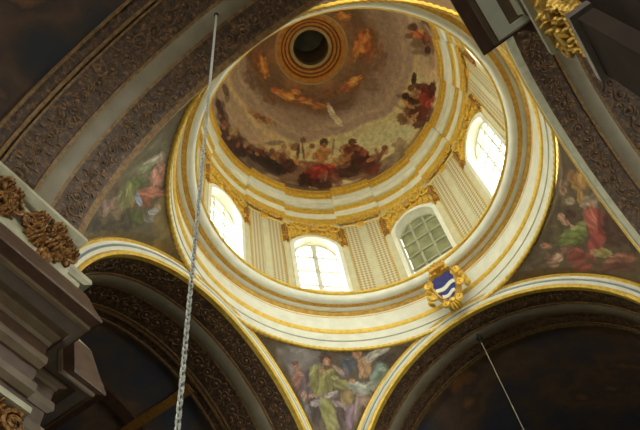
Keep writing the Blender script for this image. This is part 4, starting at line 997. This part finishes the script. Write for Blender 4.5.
GN = {45: 'gilded scroll garland over the bright window at the bottom of the drum', 0: 'gilded scroll garland over the blinded grey green window',
      -45: 'gilded scroll garland over the bright window at the right of the drum', 90: 'gilded scroll garland over the window at the left edge of the drum'}
for i, (d, lab) in enumerate(GN.items()):
    az = math.radians(d)
    if i == 0: ga.location = pos(az, WR, 5.74); ga.rotation_euler = (0, 0, az); ga['label'] = lab
    else: dup(ga, pos(az, WR, 5.74), az, lab)

# ------------------------------------------------------------------ drum cornice
def brk(a):
    d = (math.degrees(a) + 22.5 + 22.5) % 45 - 22.5      # angle from the middle of a bay
    return -.10 if abs(d) < 10.4 else 0.0
t = thing('drum_cornice', 'white and gold cornice round the foot of the painted dome, above the windows', 'cornice')
def dband(name, prof, mat): ring(name, prof, mat, 720, brk, t)
CQ = lambda f: (4.70 + (4.36 - 4.70) * f, 6.86 + (8.55 - 6.86) * f)
def slant(name, f0, f1, mat, out=0.0):
    (r0, z0), (r1, z1) = CQ(f0), CQ(f1); dband(name, [(r0 + .6, z0), (r0 - out, z0), (r1 - out, z1), (r1 + .6, z1)], mat)
slant('gilded_moulding', -.06, .10, GOLD, .05)
slant('cornice_band', .10, .30, WHITE, .0)
slant('gilded_moulding', .30, .42, GOLD, .05)
slant('cornice_band', .42, .50, WHITE_WARM, .01)
slant('cornice_band', .50, .62, WHITE, .04)
slant('cornice_band', .62, .76, WHITE, .08)
slant('gilded_moulding', .76, .90, GOLD, .06)
slant('gilded_crown', .90, 1.04, GOLD, .10)
for d in BAYS:
    for q in range(-3, 4):
        az = math.radians(d + q * 2.8); mb = MB(); r0 = 4.60; fnr = lambda u, v, h: ((r0 - h) * math.cos(az) - u * math.sin(az), (r0 - h) * math.sin(az) + u * math.cos(az), 6.62 + v)
        for j in range(6): leaf(mb, fnr, .02 * math.cos(j * PI / 3), .02 * math.sin(j * PI / 3), j * PI / 3, .12, .085, .05)
        mb.blob(fnr(0, 0, .05), *[Vector(x) * .05 for x in ((1, 0, 0), (0, 1, 0), (0, 0, 1))]); mesh_obj('rosette', mb, GOLD_RICH, t)
ring('frieze', [(4.9, 6.45), (4.70, 6.45), (4.68, 6.5), (4.68, 6.76), (4.9, 6.78)], WHITE_WARM, 192, None, t)
ring('gilded_fillet', circ(4.69, 6.45, .04, 6), GOLD, 192, None, t)
settle(t)

# ------------------------------------------------------------------ painted dome
TMAX = 1.205
NA, NT = 600, 170
az = np.linspace(-PI, PI, NA + 1); tt = np.linspace(-.03, TMAX, NT)
TT, AA = np.meshgrid(tt, az, indexing='ij')
rr = DOME_R * np.cos(TT)
P = np.stack([rr * np.cos(AA), rr * np.sin(AA), DOME_Z + DOME_H * np.sin(TT)], -1)
def blend(a, b, k): return a * (1 - k[..., None]) + np.array(b) * k[..., None]
sm = lambda x, a, b: (lambda q: q * q * (3 - 2 * q))(np.clip((x - a) / (b - a), 0, 1))
wob = .05 * np.sin(3 * AA + 1.2) + .04 * np.sin(5 * AA + .4) + .025 * np.sin(11 * AA + 2.1)
CR_, MAU_, MAU2, BRN, ORB = (np.array(rgb(*c)[:3]) for c in ((226, 210, 164), (164, 146, 140), (148, 128, 120), (112, 86, 68), (160, 110, 64)))
col = np.ones(TT.shape + (3,)) * CR_
warm = .5 + .5 * np.cos(AA - .12)                       # the sky is painted paler on one side, dusky mauve on the other
col = blend(col, MAU_, (1 - sm(warm, .62, .93)) * .85)
edge = .55 + .6 * wob + .10 * np.sin(AA + .2)
col = blend(col, np.array(rgb(200, 186, 150)[:3]), np.exp(-((TT - edge + .035) / .035) ** 2) * .85)
col = blend(col, MAU_, sm(TT, edge - .01, edge + .05))
col = blend(col, np.array(rgb(184, 170, 142)[:3]), np.exp(-((TT - edge - .13) / .02) ** 2) * .5)
col = blend(col, MAU2, sm(TT, edge + .12, edge + .3))
col = blend(col, BRN, sm(TT + .5 * wob, .84, .98))
col = blend(col, ORB, sm(TT, 1.06, 1.19) * (.5 + .3 * np.sin(7 * AA)))
rim = (1 - sm(TT, .03 + .03 * np.sin(9 * AA), .12 + .03 * np.sin(14 * AA))) * sm(AA, -.75, -.6) * (1 - sm(AA, 2.0, 2.2))
col = blend(col, np.array(rgb(84, 58, 56)[:3]), rim * .9)
lay(AA, TT, col, DOME_PAINT, 'dome')
# the painted crowd carries on round the part of the rim behind the near arch
back = '\n'.join(' '.join([('%.4f' % (float(q.split()[0]) + PI * .98))] + q.split()[1:]) for q in DOME_PAINT.strip().split('\n') if float(q.split()[1]) < .5 and .3 < float(q.split()[0]) < 1.6)
lay(AA, TT, col, back, 'dome')
g_ = col.mean(-1, keepdims=True); col = np.clip((col * .84 + g_ * .16) * np.array([1.72, 1.66, 1.56]), 0, .92)
o = fresco_mesh('dome_fresco', P, col); prop(o, 'painted dome with crowd of figures round the rim under a brown and gold sky', 'fresco'); settle_mesh(o)
mb = MB(); revolve(mb, [(DOME_R * math.cos(q) + .12 + .1 * (q > 1), DOME_Z + DOME_H * math.sin(q) + .12) for q in [-.06 + 1.26 * i / 24 for i in range(25)]] + [(DOME_R * math.cos(q) + .5, DOME_Z + DOME_H * math.sin(q) + .5) for q in [1.2 - 1.26 * i / 24 for i in range(25)]], n=96)
struct('ceiling_dome', mb, IVORY)

# oculus mouldings and lantern
t = thing('oculus_moulding', 'round ochre and gold moulded ring around the dark eye of the dome', 'moulding')
O0, O1 = (1.545, 13.28), (.741, 13.60)
def orng(name, f0, f1, mat, out):
    a = (O0[0] + (O1[0] - O0[0]) * f0, O0[1] + (O1[1] - O0[1]) * f0); b = (O0[0] + (O1[0] - O0[0]) * f1, O0[1] + (O1[1] - O0[1]) * f1); m_ = ((a[0] + b[0]) / 2, (a[1] + b[1]) / 2 - out)
    ring(name, [(a[0], a[1] + .2), a, (a[0] * .8 + m_[0] * .2, m_[1] + out * .2), m_, (b[0] * .8 + m_[0] * .2, m_[1] + out * .2), b, (b[0], b[1] + .2)], mat, 96, None, t)
for f0, f1, nm, mat, out in ((0, .12, 'outer_ring', OCULUS_PALE, .05), (.12, .34, 'ochre_ring', OCULUS_GOLD, .03), (.34, .42, 'brown_ring', OCULUS_DARK, .0), (.42, .52, 'ochre_ring', OCULUS_GOLD, .05), (.52, .60, 'brown_ring', OCULUS_DARK, .0), (.60, .72, 'ochre_ring', OCULUS_GOLD, .05), (.72, .82, 'brown_ring', OCULUS_DARK, .01), (.82, 1.0, 'inner_ring', OCULUS_PALE, .05)):
    orng(nm, f0, f1, mat, out)
settle(t)
mb = MB(); revolve(mb, [(.74, 13.55), (.76, 15.6), (.9, 15.6), (.9, 13.55)], n=64); struct('wall_lantern', mb, TAN)
mb = MB(); revolve(mb, [(.0, 15.9), (.5, 15.75), (.9, 15.5), (.9, 15.7), (.5, 15.95), (.0, 16.1)], n=64); struct('ceiling_lantern', mb, plain('lantern_paint', rgb(96, 104, 102), rgb(140, 132, 110), 1.6, .6))

# ------------------------------------------------------------------ coat of arms on the ring
t = thing('coat_of_arms', 'gilded coat of arms with blue shield and white wavy bars on the ring cornice', 'emblem')
CX = 4.30; CS = .84
cf = lambda u, v, h: (CX - h - .10 * (v - .8), u * CS - .12, v * .95 - .06)     # tilts slightly forward at its head
def mir(pts): return pts + [(-x, y) for x, y in reversed(pts) if abs(x) > 1e-6]
SHD = mir([(0, -.02), (.14, .06), (.27, .24), (.37, .52), (.42, .86), (.40, 1.14), (.22, 1.20), (0, 1.16)])
mb = MB(); mb.prism(SHD, cf, .02, .12); sh_ = mesh_obj('shield', mb, BLUE, t, False)
def wav(v0, half, w=.075):
    n = 16; up = [(-half + 2 * half * i / n, v0 + w + .05 * math.sin(2 * PI * i / n * 1.0 + .6)) for i in range(n + 1)]
    dn = [(-half + 2 * half * i / n, v0 - w + .05 * math.sin(2 * PI * i / n * 1.0 + .6)) for i in range(n + 1)]
    m2 = MB()
    for i in range(n): m2.prism([dn[i], dn[i + 1], up[i + 1], up[i]], cf, .1, .15)
    b = mesh_obj('wavy_bar', m2, WHITE, sh_, False); b['label'] = 'white wavy bar'
wav(.62, .37); wav(.28, .25, .065)
mb = MB(); ov = [(x * 1.28 + (0), y * 1.12 - .10) for x, y in SHD]; n = len(SHD)
mb.rings([[cf(*ov[i], -.02), cf(*ov[i], .12), cf(ov[i][0] * .5 + SHD[i][0] * .5, ov[i][1] * .5 + SHD[i][1] * .5, .24), cf(SHD[i][0] * .97, SHD[i][1] * .97 + .02, .16), cf(SHD[i][0] * .97, SHD[i][1] * .97 + .02, -.02)] for i in range(n)], True, True)
mesh_obj('frame', mb, GOLD_RICH, t)
for sg in (-1, 1):
    for (x, y, r0, a0, dr_) in ((.56, 1.02, .15, PI, 1), (.5, .45, .13, PI * .7, -1), (.27, -.03, .13, PI * .5, 1), (.26, 1.36, .13, -PI / 2, -1)):
        mb = MB(); mb.tube([cf(px_, py_, .15) for px_, py_ in spiral(sg * x, y, r0, 1.4, a0 if sg > 0 else PI - a0, sg * dr_, 22)], .055, 7, .03); mesh_obj('scroll', mb, GOLD, t)
    mb = MB()
    for i in range(4): leaf(mb, cf, sg * (.5 + .04 * i), .95 - .22 * i, (PI * .5 + sg * -.9), .24, .12, .12)
    mesh_obj('leaf_spray', mb, GOLD, t)
mb = MB(); mb.prism([(-.26, 1.32), (.26, 1.32), (.30, 1.42), (-.30, 1.42)], cf, .0, .3)
for i in range(5):
    u = -.24 + .12 * i; leaf(mb, cf, u, 1.42, PI / 2 + (i - 2) * -.12, .3 - .03 * abs(i - 2), .09, .16); mb.blob(cf(u * 1.15, 1.74 - .03 * abs(i - 2), .14), (.05, 0, 0), (0, .05, 0), (0, 0, .05))
mesh_obj('crown', mb, GOLD_RICH, t)
mb = MB()
for j in range(5): leaf(mb, cf, 0, -.06, -PI / 2 + (j - 2) * .45, .26, .1, .16)
mb.blob(cf(0, -.08, .2), (.09, 0, 0), (0, .1, 0), (0, 0, .1)); mesh_obj('pendant', mb, GOLD, t)
settle(t)

# ------------------------------------------------------------------ lamp chain and cord hanging from the crowns of the arches
t = thing('hanging_chain', 'long pale metal chain hanging from the dim near arch, left of centre', 'chain')
mb = MB(); x0, y0 = -5.93, .02; c0 = Vector((x0, y0, -.24)); c1 = Vector((-6.045, .147, -13.85)); d_ = (c1 - c0).normalized(); L_ = (c1 - c0).length
sx_ = d_.cross(Vector((0, 1, 0))).normalized(); sy_ = d_.cross(sx_).normalized(); q = .0; i = 0
while q < L_:
    c = c0 + d_ * q; s_ = (sx_, sy_, (sx_ + sy_) * .7071, (sx_ - sy_) * .7071)[(0, 1)[i % 2]]
    mb.tube([c + s_ * .02 * math.cos(2 * PI * w_ / 10) + d_ * .042 * math.sin(2 * PI * w_ / 10) for w_ in range(11)], .0105, 5); q += .062; i += 1
mesh_obj('links', mb, STEEL, t)
mb = MB(); mb.tube([(x0, y0, .02), (x0, y0, -.26)], .022, 8); mb.blob((x0, y0, -.17), (.05, 0, 0), (0, .05, 0), (0, 0, .03)); mesh_obj('hook', mb, BLACK, t); settle(t)
t = thing('hanging_wire', 'thin pale lamp wire hanging from a black hook in the lower right arch', 'wire')
x0, y0, z0 = 5.72, -.08, -.16
mb = MB(); mb.tube([(x0, y0, z0 - .34), (x0, y0, -6), (x0, y0, -12.5)], .010, 6); mesh_obj('strand', mb, CORDM, t)
mb = MB(); mb.tube([(x0, y0, z0 + .06), (x0, y0, z0 - .12)], .05, 8); mb.blob((x0, y0, z0 - .2), (.09, 0, 0), (0, .09, 0), (0, 0, .12)); mb.tube([(x0, y0, z0 - .3), (x0, y0, z0 - .4)], .03, 8); mesh_obj('hook', mb, BLACK, t); settle(t)

# ------------------------------------------------------------------ daylight
w = bpy.data.worlds.new('sky'); bpy.context.scene.world = w; w.use_nodes = True
bg = w.node_tree.nodes['Background']; bg.inputs['Color'].default_value = (.97, 1.0, .93, 1); bg.inputs['Strength'].default_value = SKY
def portal(name, loc, nrm, sx, sy):
    l = bpy.data.lights.new(name, 'AREA'); l.shape = 'RECTANGLE'; l.size = sx; l.size_y = sy; l.cycles.is_portal = True
    o = bpy.data.objects.new(name, l); C.objects.link(o); o.location = (loc[0], loc[1], loc[2] + ZO)
    o.rotation_euler = Vector(nrm).to_track_quat('-Z', 'Z').to_euler()
for d in range(0, 360, 45):
    if d == 0: continue
    a = math.radians(d); portal('drum_window_portal', (5.25 * math.cos(a), 5.25 * math.sin(a), 4.05), (-math.cos(a), -math.sin(a), 0), 1.8, 3.5)
portal('near_added_window_portal', (-(4.94 + 12.7), 0, -9), (1, 0, 0), 4.2, 7.8)
portal('side_added_window_portal', (0, -(4.82 + 9.7), -9), (0, 1, 0), 4.2, 7.8)

# ------------------------------------------------------------------ camera
ca, sa, cb, sb, cc, sc_ = math.cos(CANG[0]), math.sin(CANG[0]), math.cos(CANG[1]), math.sin(CANG[1]), math.cos(CANG[2]), math.sin(CANG[2])
Mr = Matrix(((ca, -sa, 0), (sa, ca, 0), (0, 0, 1))) @ Matrix(((1, 0, 0), (0, cb, -sb), (0, sb, cb))) @ Matrix(((cc, -sc_, 0), (sc_, cc, 0), (0, 0, 1)))
cd = bpy.data.cameras.new('camera'); cam = bpy.data.objects.new('camera', cd); C.objects.link(cam)
cam.matrix_world = Matrix.Translation((CAM[0], CAM[1], CAM[2] + ZO)) @ Mr.to_4x4()
cd.sensor_fit = 'HORIZONTAL'; cd.sensor_width = 36; cd.lens = FPX * 36 / 640; cd.clip_end = 200
sc = bpy.context.scene; sc.camera = cam
sc.view_settings.view_transform = 'Standard'; sc.view_settings.look = 'None'; sc.view_settings.exposure = EXPOSURE; sc.view_settings.gamma = 1
sc.view_settings.use_curve_mapping = False
sc.cycles.max_bounces = 8; sc.cycles.diffuse_bounces = 5; sc.cycles.transparent_max_bounces = 8
